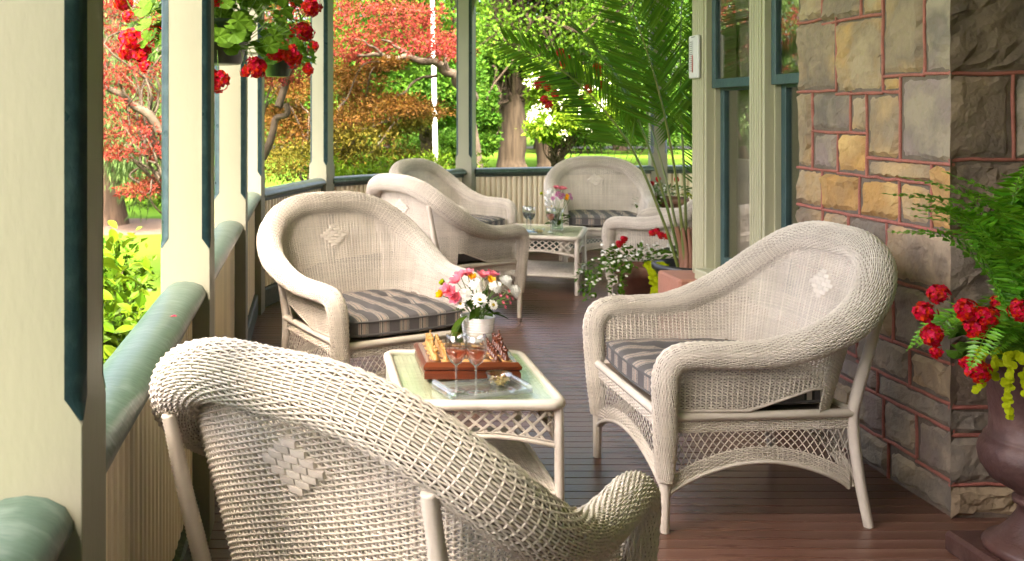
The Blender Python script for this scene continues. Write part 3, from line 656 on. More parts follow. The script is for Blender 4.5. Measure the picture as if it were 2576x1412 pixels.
# ---------------------------------------------------------------- wicker coffee table
def build_table(w_=.565, d_=.70, h=.45):
    t = thing('coffee_table', 'x', 'table'); X, Y = w_/2-.018, d_/2-.018
    def rrect(X, Y, r, z):
        p = []
        for cx, cy, a0 in ((X-r,Y-r,0),(-X+r,Y-r,PI/2),(-X+r,-Y+r,PI),(X-r,-Y+r,1.5*PI)):
            for a in np.linspace(a0,a0+PI/2,7): p.append((cx+r*math.cos(a),cy+r*math.sin(a),z))
        p.append(p[0]); return np.array(p)
    mb = MB(); fr = resample(rrect(X,Y,.045,h-.018), .0024); k = np.arange(len(fr)); mb.tube(fr, .0185*np.where(k%2,1,.93), 10, False); mb.obj('top_frame', 'wicker', t, True)
    for sx in (1,-1):
        for sy in (1,-1):
            wrapped(MB(), [(sx*(X-.012),sy*(Y-.012),h-.025),(sx*(X-.010),sy*(Y-.010),.0)], [.0165,.0175,.017]).obj('leg', 'wicker', t, True)
    def mat_(nm, X_, Y_, z, step=.0066, st=.016):
        mb = MB(); xs = np.arange(-X_,X_,st/2); ys = np.arange(-Y_,Y_,step); k = np.arange(len(xs)); sg = np.where(k%2==0, np.where((k//2)%2==0,1,-1), 0)
        P = np.zeros((len(ys),len(xs),3)); P[...,0] = xs[None]; P[...,1] = ys[:,None]; P[...,2] = z+.0026*sg[None]*np.where(np.arange(len(ys))%2,1,-1)[:,None]
        mb.weave(P, np.broadcast_to(np.array([0,0,1.]),P.shape), None, .0022, .0029)
        Q = np.zeros((len(xs[::2]),2,3)); Q[...,0] = xs[::2][:,None]; Q[:,0,1] = -Y_; Q[:,1,1] = Y_; Q[...,2] = z; mb.weave(Q, np.broadcast_to(np.array([0,0,1.]),Q.shape), None, .0022, .0026)
        return mb.obj(nm, 'wicker', t, True)
    mat_('woven_top', X-.012, Y-.012, h-.022); 
    MB().box((0,0,h-.034), (2*X-.02,2*Y-.02,.006)).obj('top_deck', 'wicker_core', t)
    g = MB(); g.box((0,0,h-.0085), (2*X-.022,2*Y-.022,.005), bev=.002); g.obj('glass_top', 'tglass', t)
    sh = mat_('lower_shelf', X-.02, Y-.02, .135); MB().box((0,0,.128), (2*X-.05,2*Y-.05,.004)).obj('shelf_deck', 'wicker_core', sh)
    mb = MB(); q = resample(rrect(X-.012,Y-.012,.02,.135), .003); k = np.arange(len(q)); mb.tube(q, .010*np.where(k%2,1,.93), 8, False); mb.obj('shelf_frame', 'wicker', t, True)
    def apr(A, B, out):
        A = np.array(A,float); B = np.array(B,float); d = B-A; Ls = np.linalg.norm(d); u = d/Ls; mb = MB(); s_ = np.linspace(0,1,41)
        zt = h-.042; zb = h-.155+.030*np.sin(PI*s_)
        base = lambda x,z,o=0: (A[0]+u[0]*x+out[0]*o, A[1]+u[1]*x+out[1]*o, z)
        wrapped(mb, [base(x*Ls,z) for x,z in zip(s_,zb)], .0085, .006, 8)
        mb.tube([base(x*Ls,z+.012) for x,z in zip(s_,zb)], .003, 5, False); mb.tube([base(x*Ls,zt+.004) for x in s_], .003, 5, False)
        m_ = int(Ls/.043)
        for j in range(-2, m_+2):
            for sg in (1,-1):
                for off in (-.0042,0,.0042):
                    x0 = (j+.5)*Ls/m_+off; p = []
                    for f in np.linspace(0,1,7):
                        x = x0+sg*.085*f
                        if not .005<=x<=Ls-.005: continue
                        zl = np.interp(x/Ls, s_, zb)+.012; p.append(base(x, zt-(zt-zl)*f, .003*sg*math.cos(f*PI*4)))
                    if len(p)>1: mb.tube(np.array(p), .0019, 4, False)
        mb.obj('apron', 'wicker', t, True)
    a_, b_ = X-.014, Y-.014
    apr((-a_+.014,-b_),(a_-.014,-b_),(0,-1)); apr((-a_+.014,b_),(a_-.014,b_),(0,1)); apr((-a_,-b_+.014),(-a_,b_-.014),(-1,0)); apr((a_,-b_+.014),(a_,b_-.014),(1,0))
    return t
TX, TY, TH = .572, 3.48, .45
tab = build_table(); index_kids()
tab.location = (TX,TY,0); tag(tab, 'beige wicker coffee table with glass top holding the chess set', 'table', 'wicker coffee tables')
tab2 = copy_tree(tab); tab2.location = (1.89,7.70,0); tab2.rotation_euler = (0,0,-.355); tab2.scale = (1.12,1.08,1); tag(tab2, 'beige wicker coffee table of the far seating group with red wine glasses on it', 'table', 'wicker coffee tables')
# ---------------------------------------------------------------- things on the near table
ZT = TH-.006+.0025
def leafmesh(nm, L, W, mat, curl=.15, n=5, fold=.2):
    """one leaf blade along +x lying in xy, curling down"""
    P = []
    for f in np.linspace(0,1,n):
        w_ = W*math.sin(PI*min(1,.06+f*.94))**.8*.5*(1 if f<.999 else .02); z = -curl*L*f*f
        P.append([(L*f,-w_,z+fold*w_),(L*f,0,z),(L*f,w_,z+fold*w_)])
    me = MB().grid(np.array(P)).mesh(nm, True); me.materials.append(M[mat]); return me
def align(d, up=(0,0,1), roll=0):
    d = Vector(d).normalized(); q = d.to_track_quat('X','Z'); e = q.to_matrix()
    from mathutils import Matrix
    return (e@Matrix.Rotation(roll,3,'X')).to_euler()
# chess set
cb = thing('chess_box', 'mahogany chess box with stepped base and inlaid board', 'chess board', (.580,3.560,ZT))
BXW, BXD = .345, .315
P = []
for (ins_, z) in ((0,0),(0,.022),(.004,.026),(.004,.029),(-.002,.034),(-.004,.044),(.001,.050),(.006,.056),(.010,.058)):
    x, y_ = BXW/2-ins_, BXD/2-ins_; P.append([(-x,-y_,z),(x,-y_,z),(x,y_,z),(-x,y_,z)])
mb = MB().grid(np.array(P), close_v=True); x, y_ = BXW/2-.010, BXD/2-.010; mb.add([(-x,-y_,.058),(x,-y_,.058),(x,y_,.058),(-x,y_,.058)], [(0,1,2,3)]); mb.obj('box', 'wood_red', cb)
SQ, SQY = .0365, .0345
sqm = {c: MB().box((0,0,0), (SQ-.0004,SQY-.0004,.002)).mesh('board_square') for c in ('sq_l','sq_d')}
for i in range(8):
    for j in range(8):
        c = 'sq_l' if (i+j)%2 else 'sq_d'; OBJ('board_square', sqm[c], c, cb, ((i-3.5)*SQ,(j-3.5)*SQY,.0585))
prof = {
 'pawn': [(.0001,0),(.0125,0),(.0130,.004),(.0105,.006),(.0105,.009),(.0075,.012),(.0052,.018),(.0046,.025),(.0072,.0275),(.0050,.029),(.0068,.033),(.0072,.037),(.0060,.041),(.0030,.0435),(.0001,.044)],
 'rook': [(.0001,0),(.0140,0),(.0145,.005),(.0115,.007),(.0115,.011),(.0085,.015),(.0070,.026),(.0070,.034),(.0098,.037),(.0098,.046),(.0070,.046),(.0070,.042),(.0001,.042)],
 'bishop': [(.0001,0),(.0140,0),(.0145,.005),(.0115,.007),(.0115,.011),(.0080,.015),(.0056,.026),(.0050,.036),(.0088,.039),(.0052,.041),(.0076,.046),(.0078,.050),(.0048,.057),(.0022,.060),(.0028,.063),(.0001,.065)],
 'queen': [(.0001,0),(.0150,0),(.0155,.006),(.0125,.008),(.0125,.013),(.0090,.018),(.0062,.032),(.0056,.044),(.0100,.047),(.0060,.050),(.0075,.056),(.0108,.065),(.0085,.066),(.0060,.064),(.0032,.068),(.0038,.071),(.0001,.074)],
 'king': [(.0001,0),(.0155,0),(.0160,.006),(.0130,.008),(.0130,.014),(.0095,.019),(.0066,.034),(.0060,.047),(.0106,.050),(.0064,.053),(.0080,.060),(.0108,.069),(.0060,.072),(.0025,.074),(.0028,.077),(.0001,.079)],
 'knight': [(.0001,0),(.0140,0),(.0145,.005),(.0115,.007),(.0115,.011),(.0090,.015),(.0080,.020),(.0001,.021)]}
pmesh = {}
for k_, p in prof.items():
    mb = MB().lathe(p, 14)
    if k_ == 'king': mb.box((0,0,.084), (.0035,.0035,.013)); mb.box((0,0,.085), (.010,.0036,.0034))
    if k_ == 'knight':
        o = [(-.006,.018),(.007,.018),(.006,.028),(.003,.033),(.010,.036),(.011,.041),(.003,.047),(.000,.053),(-.003,.048),(-.008,.042),(-.009,.030)]
        A = np.array([(x,-.004,z) for x,z in o]); B = np.array([(x,.004,z) for x,z in o]); n = len(o)
        mb.add(np.vstack([A,B,[(0,-.0052,.036),(0,.0052,.036)]]), [(i,(i+1)%n,(i+1)%n+n,i+n) for i in range(n)], [(i,2*n,(i+1)%n) for i in range(n)]+[(i+n,(i+1)%n+n,2*n+1) for i in range(n)])
    for c in ('w_light','w_dark'):
        me = mb.mesh('chess_'+k_, True); me.materials.append(M[c]); pmesh[k_,c] = me
order = ['rook','knight','bishop','queen','king','bishop','knight','rook']; nth = ['nearest','second nearest','third nearest','fourth nearest','fourth farthest','third farthest','second farthest','farthest']
for c, side_, nm in (('w_light',-1,'light'),('w_dark',1,'dark')):
    for j in range(8):
        for kind, col in ((order[j],3.5),('pawn',2.5)):
            px, py = .580+side_*col*SQ+random.uniform(-.002,.002), 3.560+(j-3.5)*SQY+random.uniform(-.002,.002)
            o = OBJ('chess_'+kind, pmesh[kind,c], None, None, (px,py,ZT+.0595), (0,0,(0 if side_<0 else PI)+random.uniform(-.3,.3)), (.88,.88,.86))
            if kind in ('king','queen'): lab = nm+' wooden chess '+kind+(' with cross finial' if kind=='king' else ' with flared crown')
            elif kind=='pawn': lab = '%s wooden chess pawn, %s to the wine glasses in its row'%(nm, nth[j])
            else: lab = '%s wooden chess %s at the %s end of its back row'%(nm, kind, 'near' if j<4 else 'far')
            tag(o, lab, 'chess piece', nm+' chess pieces')
# acrylic tray
tr = thing('serving_tray', 'clear acrylic serving tray with two raised handles beside the chess box', 'tray', (.588,3.268,ZT), .30)
MB().box((0,0,.003), (.30,.155,.006), bev=.001).obj('base', 'acryl', tr)
for sy in (1,-1): MB().box((0,sy*.0795,.008), (.30,.004,.016)).obj('side_wall', 'acryl', tr)
for sx in (1,-1):
    A = np.linspace(0,PI*1.1,9); mb = MB(); pr = [(sx*.150,.0),(sx*.152,.022)]+[(sx*(.152-.010+.010*math.cos(q)), .022+.010*math.sin(q)) for q in A]
    mb.grid(np.array([[(p[0],yy,p[1]) for yy in (-.072,.072)] for p in pr])); mb.obj('handle', 'acryl', tr, True)
def wine_glass(loc, lab, liquid, lvl=.13, grp='wine glasses'):
    t = thing('wine_glass', lab, 'wine glass', loc, 0, grp)
    out = [(.0005,.0035),(.012,.004),(.030,.0012),(.0335,.0006),(.0335,0),(.0005,0)]
    MB().lathe(out, 28).obj('foot', 'stemglass', t, True)
    MB().lathe([(.0052,.0035),(.0036,.02),(.0033,.05),(.0036,.078),(.006,.088)], 12).obj('stem', 'stemglass', t, True)
    bowl = [(.001,.086),(.010,.089),(.020,.098),(.029,.111),(.0352,.126),(.0375,.142),(.0370,.160),(.0345,.190)]
    MB().lathe(bowl+[(bowl[-1][0]-.001,bowl[-1][1]+.0008)]+[(r-.0014,z+.001) for r,z in bowl[::-1]], 32).obj('bowl', 'glass', t, True)
    if liquid:
        pr = [(max(.0005,r-.0022),z+.002) for r,z in bowl if z<lvl]; rt = np.interp(lvl,[z for r,z in bowl],[r for r,z in bowl])-.0022; pr += [(rt,lvl),(.0005,lvl)]
        MB().lathe(pr, 32).obj('wine', liquid, t, True)
    return t
wine_glass((.497,3.245,ZT+.0062), 'left rose wine glass on the acrylic tray', 'rose', .142, 'rose wine glasses on the tray')
wine_glass((.562,3.232,ZT+.0062), 'right rose wine glass on the acrylic tray', 'rose', .142, 'rose wine glasses on the tray')
def nut_bowl(loc, lab, r=.047, h=.042):
    t = thing('snack_bowl', lab, 'bowl', loc); pr = [(.0005,.0),(r*.62,0),(r*.66,.004),(r*.82,h*.55),(r*.97,h*.93),(r,h),(r*.985,h),(r*.80,h*.56),(r*.6,.005),(.0005,.004)]
    MB().lathe(pr, 28).obj('bowl', 'glass', t, True); mb = MB()
    for k in range(70):
        a = random.uniform(0,2*PI); q = math.sqrt(random.random()); z = random.uniform(.008,h*.62); rr = q*(r*.52+z*.45)
        c = Vector((rr*math.cos(a),rr*math.sin(a),z)); ang = random.uniform(0,PI); d = Vector((math.cos(ang),math.sin(ang),random.uniform(-.6,.6))).normalized()*.0065
        mb.tube(np.array([c-d,c-d*.6,c,c+d*.6,c+d]), [.0008,.0034,.0042,.0034,.0008], 6, False)
    stuff(mb.obj('nuts', 'nut', t, True)); return t
nut_bowl((.655,3.305,ZT+.0062), 'small glass bowl of nuts on the acrylic tray')
# ---- flowers
def daisy_me(nm, R, mat, npet=18, rows=2):
    mb = MB()
    for r_ in range(rows):
        for k in range(npet):
            a = 2*PI*(k+.5*r_)/npet+random.uniform(-.08,.08); L = R*random.uniform(.86,1.05)*(1-.12*r_); d = Vector((math.cos(a),math.sin(a),0)); s_ = Vector((-math.sin(a),math.cos(a),0)); w_ = R*.13
            z0 = .002+.004*r_; dz = R*(.05+.14*r_)+random.uniform(-.03,.03)*R
            P = [d*R*.15+s_*w_*.4, d*R*.15-s_*w_*.4, d*L*.65-s_*w_, d*L*.65+s_*w_, d*L*.97-s_*w_*.45, d*L*.97+s_*w_*.45]
            zz = [z0,z0,z0+dz,z0+dz,z0+dz*.6,z0+dz*.6]; V = [(p.x,p.y,z) for p,z in zip(P,zz)]
            mb.add(V, [(0,1,2,3),(3,2,4,5)])
    me = mb.mesh(nm, False); me.materials.append(M[mat]); return me
disc_me = MB().lathe([(.0085,0),(.0080,.003),(.005,.0055),(.0002,.0062)], 12).mesh('flower_centre', True); disc_me.materials.append(M['fl_disc'])
def cup_me(nm, R, mat, npet=6, open_=.7, rows=1):
    mb = MB()
    for r_ in range(rows):
        for k in range(npet):
            a = 2*PI*(k+.5*r_)/npet; d = np.array((math.cos(a),math.sin(a),0)); s_ = np.array((-math.sin(a),math.cos(a),0)); P = []
            sc = 1-.22*r_; op = open_*(1-.25*r_)
            for f in np.linspace(0,1,5):
                rad_ = R*sc*(.08+f*op); z = R*sc*f*(1.25-op*.8)+(.0 if f<1 else -R*.05); w_ = R*sc*.62*math.sin(PI*(.12+.8*f))**.8*.55
                P.append([d*rad_-s_*w_+(0,0,z+.004*R), d*rad_+(0,0,z-.05*R), d*rad_+s_*w_+(0,0,z+.004*R)])
            mb.grid(np.array(P))
    me = mb.mesh(nm, True); me.materials.append(M[mat]); return me
def floret_head_me(nm, R, mat, nf=26, fr=.013, seed=1):
    """geranium truss: many five-petalled florets over a dome"""
    r_ = random.Random(seed); mb = MB()
    for k in range(nf):
        z = 1-1.55*(k+.5)/nf; a = k*2.399+r_.uniform(-.3,.3); q = math.sqrt(max(0,1-z*z)); n = Vector((q*math.cos(a),q*math.sin(a),z)); c = n*R*r_.uniform(.55,1.12)
        t1 = n.orthogonal().normalized(); t2 = n.cross(t1); rr = fr*r_.uniform(.8,1.2)
        V = []; T = []
        for p in range(5):
            a0 = 2*PI*p/5+k; d = t1*math.cos(a0)+t2*math.sin(a0); s_ = t1*-math.sin(a0)+t2*math.cos(a0)
            b = len(V); V += [c, c+d*rr*.6+s_*rr*.42+n*rr*.15, c+d*rr*1.05+n*rr*r_.uniform(-.1,.35), c+d*rr*.6-s_*rr*.42+n*rr*.15]; T += [(b,b+1,b+2),(b,b+2,b+3)]
        mb.add([tuple(v) for v in V], None, T)
    me = mb.mesh(nm, False); me.materials.append(M[mat]); return me
dz_big = daisy_me('daisy', .033, 'fl_white'); dz_small = daisy_me('daisy', .023, 'fl_white', 15); mum = daisy_me('chrysanthemum', .033, 'fl_white', 22, 4)
als = cup_me('alstroemeria', .034, 'fl_pink', 6, .75, 2); yrose = cup_me('yellow_rose', .028, 'fl_yel', 6, .55, 3); mauve = daisy_me('mauve_chrysanthemum', .022, 'fl_mauve', 16, 3)
waxf = cup_me('wax_flower', .009, 'fl_pink', 5, .9, 1); grn = cup_me('green_bloom', .024, 'lf_jenny', 7, .5, 3)
lfb = leafmesh('leaf', .07, .026, 'lf_green', .25); lfs = leafmesh('leaf', .045, .017, 'lf_mid', .2)
def bouquet(t, flowers, zc, stems_from, nleaf=34, spread=.11):
    mb = MB()
    for (me, disc, x, y, z) in flowers:
        v = Vector((x,y,z)); d = (v-Vector((0,0,zc))).normalized(); d = (d+Vector((0,-.35,.15))).normalized()
        q = d.to_track_quat('Z','Y').to_euler(); o = OBJ(me.name.split('.')[0], me, None, t, v, q)
        if disc: OBJ('flower_centre', disc_me, None, o, (0,0,.003))
        s0 = Vector((random.uniform(-.02,.02),random.uniform(-.02,.02),stems_from)); m_ = (s0+v)/2+Vector((0,0,.02)); mb.tube(np.array([s0,m_,v-d*.004]), .0018, 5, False)
    mb.obj('stems', 'stem', t, True)
    for k in range(nleaf):
        a = random.uniform(0,2*PI); r_ = random.uniform(.02,spread); z = stems_from+random.uniform(.015,.095)
        OBJ('leaf', random.choice([lfb,lfs]), None, t, (r_*math.cos(a)*.6,r_*math.sin(a)*.6,z), align((math.cos(a),math.sin(a),random.uniform(-.3,.9)),roll=random.uniform(-.6,.6)))
fp = thing('flower_pot', 'white ribbed pot of daisies, pink lilies and yellow blooms behind the chess box', 'flower pot', (.662,3.765,ZT))
pr = [(.0005,0),(.046,0)]
for k in range(13):
    z = .006+k*.0105; r = .0465+.021*z/.15; pr += [(r,z),(r+.0012,z+.004),(r+.0012,z+.007),(r,z+.0095)]
pr += [(.068,.146),(.0695,.150),(.066,.150),(.064,.14),(.0005,.132)]
MB().lathe(pr, 36).obj('pot', 'ceram', fp, True)
bouquet(fp, [(dz_big,1,-.005,-.075,.225),(dz_small,1,-.075,-.06,.207),(dz_small,1,.045,-.07,.205),(mum,0,-.01,-.025,.270),(mum,0,.06,-.03,.263),(mum,0,.105,.0,.280),(mum,0,.135,-.01,.245),(mum,0,-.055,-.04,.235),
 (als,0,-.085,-.02,.285),(als,0,-.105,-.04,.245),(als,0,-.065,.01,.30),(als,0,-.035,.02,.305),(als,0,.02,.01,.30),(als,0,.06,.03,.30),(als,0,-.125,-.02,.25),(yrose,0,-.145,-.03,.235),(yrose,0,-.02,-.0,.292),(yrose,0,.045,-.02,.285),(grn,0,-.13,.02,.27),(als,0,-.09,-.05,.225),
 (waxf,0,.10,-.06,.235),(waxf,0,.085,-.065,.215),(waxf,0,.115,-.05,.21),(waxf,0,.095,-.055,.195),(waxf,0,.125,-.04,.225),(waxf,0,.075,-.06,.24),(waxf,0,.11,-.05,.255)], .17, .135, 46, .12)
bl = leafmesh('drooping_leaf', .10, .034, 'lf_mid', .35)
OBJ('drooping_leaf', bl, None, fp, (-.06,-.03,.145), align((-.6,-.3,-.55))); OBJ('drooping_leaf', bl, None, fp, (-.075,-.04,.12), align((-.2,-.3,-1))); OBJ('drooping_leaf', bl, None, fp, (-.05,-.05,.16), align((-.5,-.3,-.2)))
# ---------------------------------------------------------------- things on the far table
def on2(lx, ly): c, s_ = math.cos(-.355), math.sin(-.355); return (1.89+lx*c-ly*s_, 7.70+lx*s_+ly*c, ZT)
va = thing('glass_vase', 'clear glass vase of mixed pink, white and yellow flowers on far table', 'vase', on2(.10,.03))
MB().lathe([(.0005,0),(.045,0),(.047,.006),(.045,.07),(.047,.14),(.049,.175),(.0475,.175),(.0435,.07),(.0435,.012),(.0005,.010)], 28).obj('vase', 'glass', va, True)
MB().lathe([(.0005,.012),(.042,.012),(.042,.085),(.0005,.085)], 20).obj('water', 'water', va, True)
bouquet(va, [(mum,0,-.09,-.05,.27),(mum,0,-.065,-.04,.31),(mum,0,-.085,-.05,.22),(dz_small,1,-.06,-.06,.20),(mauve,0,-.02,-.06,.285),(mauve,0,.01,-.06,.265),(mauve,0,-.005,-.05,.30),(mauve,0,.03,-.05,.285),(yrose,0,.055,-.06,.275),(yrose,0,.05,-.06,.255),(als,0,-.01,.0,.335),(als,0,.05,.0,.33),(als,0,.02,-.02,.33),
 (mauve,0,.095,-.04,.26),(mauve,0,.085,-.04,.285),(grn,0,-.125,-.02,.29),(mauve,0,-.05,-.06,.26)], .2, .03, 40, .10)
wine_glass(on2(-.135,-.02), 'red wine glass nearer the railing on the far table', 'redwine', .138, 'wine glasses on the far table')
wine_glass(on2(-.095,-.09), 'red wine glass nearer the snack bowl on the far table', 'redwine', .138, 'wine glasses on the far table')
wine_glass(on2(.06,-.09), 'rose wine glass in front of the glass vase', 'rose', .142, 'wine glasses on the far table')
nut_bowl(on2(-.02,-.20), 'small bowl of nuts at the corner of the far table', .052, .035)
mg = thing('magazine', 'closed glossy magazine on the far table edge', 'magazine', on2(-.15,-.22), .15)
MB().box((0,0,.004), (.20,.15,.007)).obj('pages', 'paper_w', mg); MB().box((0,0,.0083), (.202,.152,.0012)).obj('cover', 'paper', mg)
# ---------------------------------------------------------------- potted plants
def gleaf_me(nm, R, mat, seed):
    """round lobed geranium leaf, petiole end at the origin, blade in xy"""
    r_ = random.Random(seed); n = 14; V = [(0,0,0)]; 
    for k in range(n+1):
        a = -2.75+5.5*k/n; rr = R*(.55+.45*math.cos(a*.45))*(1+.10*math.cos(a*7))*r_.uniform(.93,1.07); V.append((rr*math.cos(a)+R*.25*0, rr*math.sin(a), R*(.10*math.cos(a*7)+.10)*rr/R+.0))
    me = MB().add(V, None, [(0,k+1,k+2) for k in range(n)]).mesh(nm, False); me.materials.append(M[mat]); return me
gl = [gleaf_me('leaf', .034*s_, 'lf_ger', i) for i, s_ in enumerate((1.25,1.05,1.5,1.3))]
ghead = [floret_head_me('flower_head', .041, 'fl_red', 34, .0185, i) for i in range(4)]
ghead2 = [floret_head_me('flower_head', .021, 'fl_red', 18, .0145, i+9) for i in range(2)]
def rdir(): 
    v = Vector((random.gauss(0,1),random.gauss(0,1),random.gauss(0,1))); return v.normalized()
def geranium(name, lab, cat, loc, pot_mb, pot_mat, nleaf, spread, heads, hz=(0,.22), leafset=None, extra=None, hang=None, grp=None, lean=0):
    t = thing(name, lab, cat, loc, 0, grp); pt = pot_mb.obj('pot', pot_mat, t, True)
    if hang:
        for k in range(3):
            a = 2*PI*k/3+.4; MB().tube([(hang[0]*math.cos(a),hang[0]*math.sin(a),hang[1]),(0,0,hang[2])], .0016, 4, False).obj('hanger_wire', 'metal', t)
    st = MB()
    for k in range(nleaf):
        a = random.uniform(0,2*PI); q = random.random()**.6; z = hz[0]+random.random()*(hz[1]-hz[0])
        r_ = spread*q*(1.05-.35*abs((z-hz[0])/(hz[1]-hz[0])-.4)); p = Vector((r_*math.cos(a),r_*math.sin(a),z-.10*q*q*spread))
        nrm = Vector((math.cos(a)*.7,math.sin(a)*.7-.25,.65)).normalized()+rdir()*.45
        o = OBJ('leaf', random.choice(leafset or gl), None, t, p, nrm.to_track_quat('Z','Y').to_euler(), (1,)*3)
        if k%3==0: st.tube(np.array([(p.x*.2,p.y*.2,hz[0]),(p.x*.7,p.y*.7,p.z-.005),tuple(p)]), .0018, 4, False)
    for (x,y,z,big) in heads:
        p = Vector((x,y,z)); d = Vector((x,y-.05,.12)).normalized(); OBJ('flower_head', random.choice(ghead if big else ghead2), None, t, p, d.to_track_quat('Z','Y').to_euler())
        s0 = Vector((x*.25,y*.25,hz[0])); md = (s0+p)/2+Vector((x*.15,y*.15,.05 if z<hz[1]*.4 else -.01)); st.tube(spline([s0,md,p],5), .0018, 4, False)
    if st.n: st.obj('stems', 'stem', t, True)
    return t
def basket_pot(r=.15, h=.17): return MB().lathe([(.0005,0),(r*.62,0),(r*.66,.004),(r*.95,h*.9),(r*1.02,h*.9),(r*1.02,h),(r*.96,h),(r*.92,h*.85),(.0005,h*.85)], 28)
H1 = [(-.40,-.02,.33,1),(-.39,.05,.27,1),(-.36,-.05,.20,0),(-.34,-.08,.10,1),(-.30,-.05,.04,1),(-.36,.0,.055,1),(-.28,-.10,-.01,0),(-.26,.08,.13,1),(-.30,.1,.42,1),
      (.02,-.20,.27,1),(.40,-.05,.24,1),(.40,-.02,.30,0),(.37,.05,.14,1),(.32,-.10,.03,1),(.26,-.08,.045,1),(.18,-.16,-.02,1),(.14,-.14,-.035,0),(-.01,-.20,-.06,1),(.03,-.18,-.075,1),(.0,-.19,-.10,0),(.34,.0,.37,1),(.25,.1,.40,1),(.10,.05,.43,1),(.29,-.05,.33,0),(.33,.06,.27,0)]
geranium('hanging_basket', 'big hanging basket of red geraniums behind the second column', 'flower basket', (-.40,4.02,1.60), basket_pot(.17,.18), 'potgrn', 280, .36, H1, (.06,.44), hang=(.14,.17,1.55), grp='hanging geranium baskets')
geranium('hanging_basket', 'smaller hanging geranium basket farther back beyond the big one', 'flower basket', (-.24,7.05,1.66), basket_pot(.13,.15), 'potgrn', 110, .28, [(.22,-.1,.05,1),(.26,-.05,.22,1),(-.1,-.2,.3,1),(.1,-.15,.33,1),(.2,0,.36,1),(-.2,-.1,.2,1)], (.1,.38), hang=(.12,.15,1.5), grp='hanging geranium baskets')
H3 = [(-.30,-.1,.10,1),(-.26,-.15,.02,1),(-.33,-.05,.05,1),(-.20,-.2,-.05,1),(-.28,-.1,-.10,1),(-.14,-.15,.36,1),(-.06,-.1,.30,1),(-.12,-.2,.25,1),(.22,-.15,.22,1),(.24,-.1,.16,1),(.10,-.25,.0,1),(.05,-.2,-.08,0),(-.24,-.12,-.15,1),(.3,0,.05,1)]
geranium('hanging_basket', 'far hanging geranium basket behind the palm fronds', 'flower basket', (2.58,9.45,1.62), basket_pot(.15,.17), 'potgrn', 110, .36, H3, (.05,.40), hang=(.14,.17,1.5), grp='hanging geranium baskets')
# urn with fern, geranium and creeping jenny
URN = (2.205,2.86,0)
ur = thing('garden_urn', 'dark red pedestal urn planted with fern, red geraniums and chartreuse creeper', 'urn', URN)
MB().box((0,0,.035), (.37,.37,.07), bev=.012).obj('plinth', 'urn', ur)
MB().lathe([(.0005,.07),(.155,.07),(.160,.085),(.150,.10),(.125,.115),(.095,.15),(.072,.19),(.066,.215),(.082,.222),(.082,.235),(.070,.245),(.090,.262),(.140,.29),(.165,.33),(.172,.365),(.165,.395),(.152,.408),(.156,.415),(.150,.423),(.143,.43),(.140,.48),(.148,.56),(.165,.62),(.190,.655),(.200,.665),(.200,.68),(.185,.685),(.165,.66),(.0005,.65)], 44).obj('bowl', 'urn', ur, True)
def frond_me(nm, L, mat, droop, W, npin, pw, seed, up=.8, tipy=0):
    r_ = random.Random(seed); pts = spline([(0,0,0),(L*.32,0,L*up*.36),(L*.66,0,L*up*.50),(L*.95,0,L*(up*.50-droop))], 14); mb = MB(); q = resample(pts, L/60)
    mb.tube(q, np.linspace(.0022,.0006,len(q)), 4, False); T, e1, e2 = frames(q)
    f = np.linspace(.08,.995,npin); idx = (f*(len(q)-1)).astype(int); side_v = np.cross(T[idx], (0,0,1.)); side_v = unit(side_v); upn = np.cross(side_v, T[idx])
    prof_ = W*np.sin(PI*np.clip(.12+f*.88,0,1))**.7
    for sg in (1,-1):
        D = unit(side_v*sg+T[idx]*.28+upn*rng.uniform(-.12,.22,(npin,1))); mb.leaves(q[idx], D, upn+rng.normal(0,.15,(npin,3)), prof_*rng.uniform(.9,1.08,npin), pw, .12, .4)
    me = mb.mesh(nm, False); me.materials.append(M[mat]); return me
fm = [frond_me('fern_frond', .46, 'lf_fern', .12, .066, 40, .0135, i, .95) for i in range(2)]+[frond_me('fern_frond', .38, 'lf_fern', .35, .060, 38, .0125, 5+i, .55) for i in range(2)]
random.seed(3)
for k in range(130):
    a = random.uniform(0,2*PI); upr = k%7!=0; sc = random.uniform(.85,1.4)
    o = OBJ('fern_frond', random.choice(fm[:2] if upr else fm[2:]), None, ur, (.06*math.cos(a),.06*math.sin(a),.66), (random.uniform(-.3,.3), -random.uniform(.45,1.25) if upr else random.uniform(-.35,-.05), a), ((sc if upr else sc*.75),)*3)
for k in range(70):
    a = random.uniform(0,2*PI); r_ = random.uniform(.10,.24); OBJ('leaf', random.choice(gl), None, ur, (r_*math.cos(a),r_*math.sin(a),.66+random.uniform(0,.10)), (Vector((math.cos(a)*.6,math.sin(a)*.6-.2,.7))+rdir()*.4).to_track_quat('Z','Y').to_euler(), (.8,)*3)
for (x,y,z,b) in [(-.31,-.06,.83,1),(-.30,-.08,.77,1),(-.29,-.08,.72,0),(-.23,-.12,.85,1),(-.21,-.13,.80,1),(-.19,-.14,.835,1),(-.21,-.14,.68,1),(-.23,-.12,.70,0),(-.11,-.17,.86,1),(-.05,-.19,.80,1),(-.02,-.20,.785,1),(-.01,-.2,.81,0),(.02,-.18,.85,1),(.10,-.18,.86,1),(.12,-.17,.89,1),(.2,-.1,.8,1),(-.15,.12,.85,1),(.1,.2,.8,1)]:
    d = Vector((x,y-.1,.1)).normalized(); OBJ('flower_head', random.choice(ghead if b else ghead2), None, ur, (x-.09,y,z-.02), d.to_track_quat('Z','Y').to_euler(), (.70,)*3)
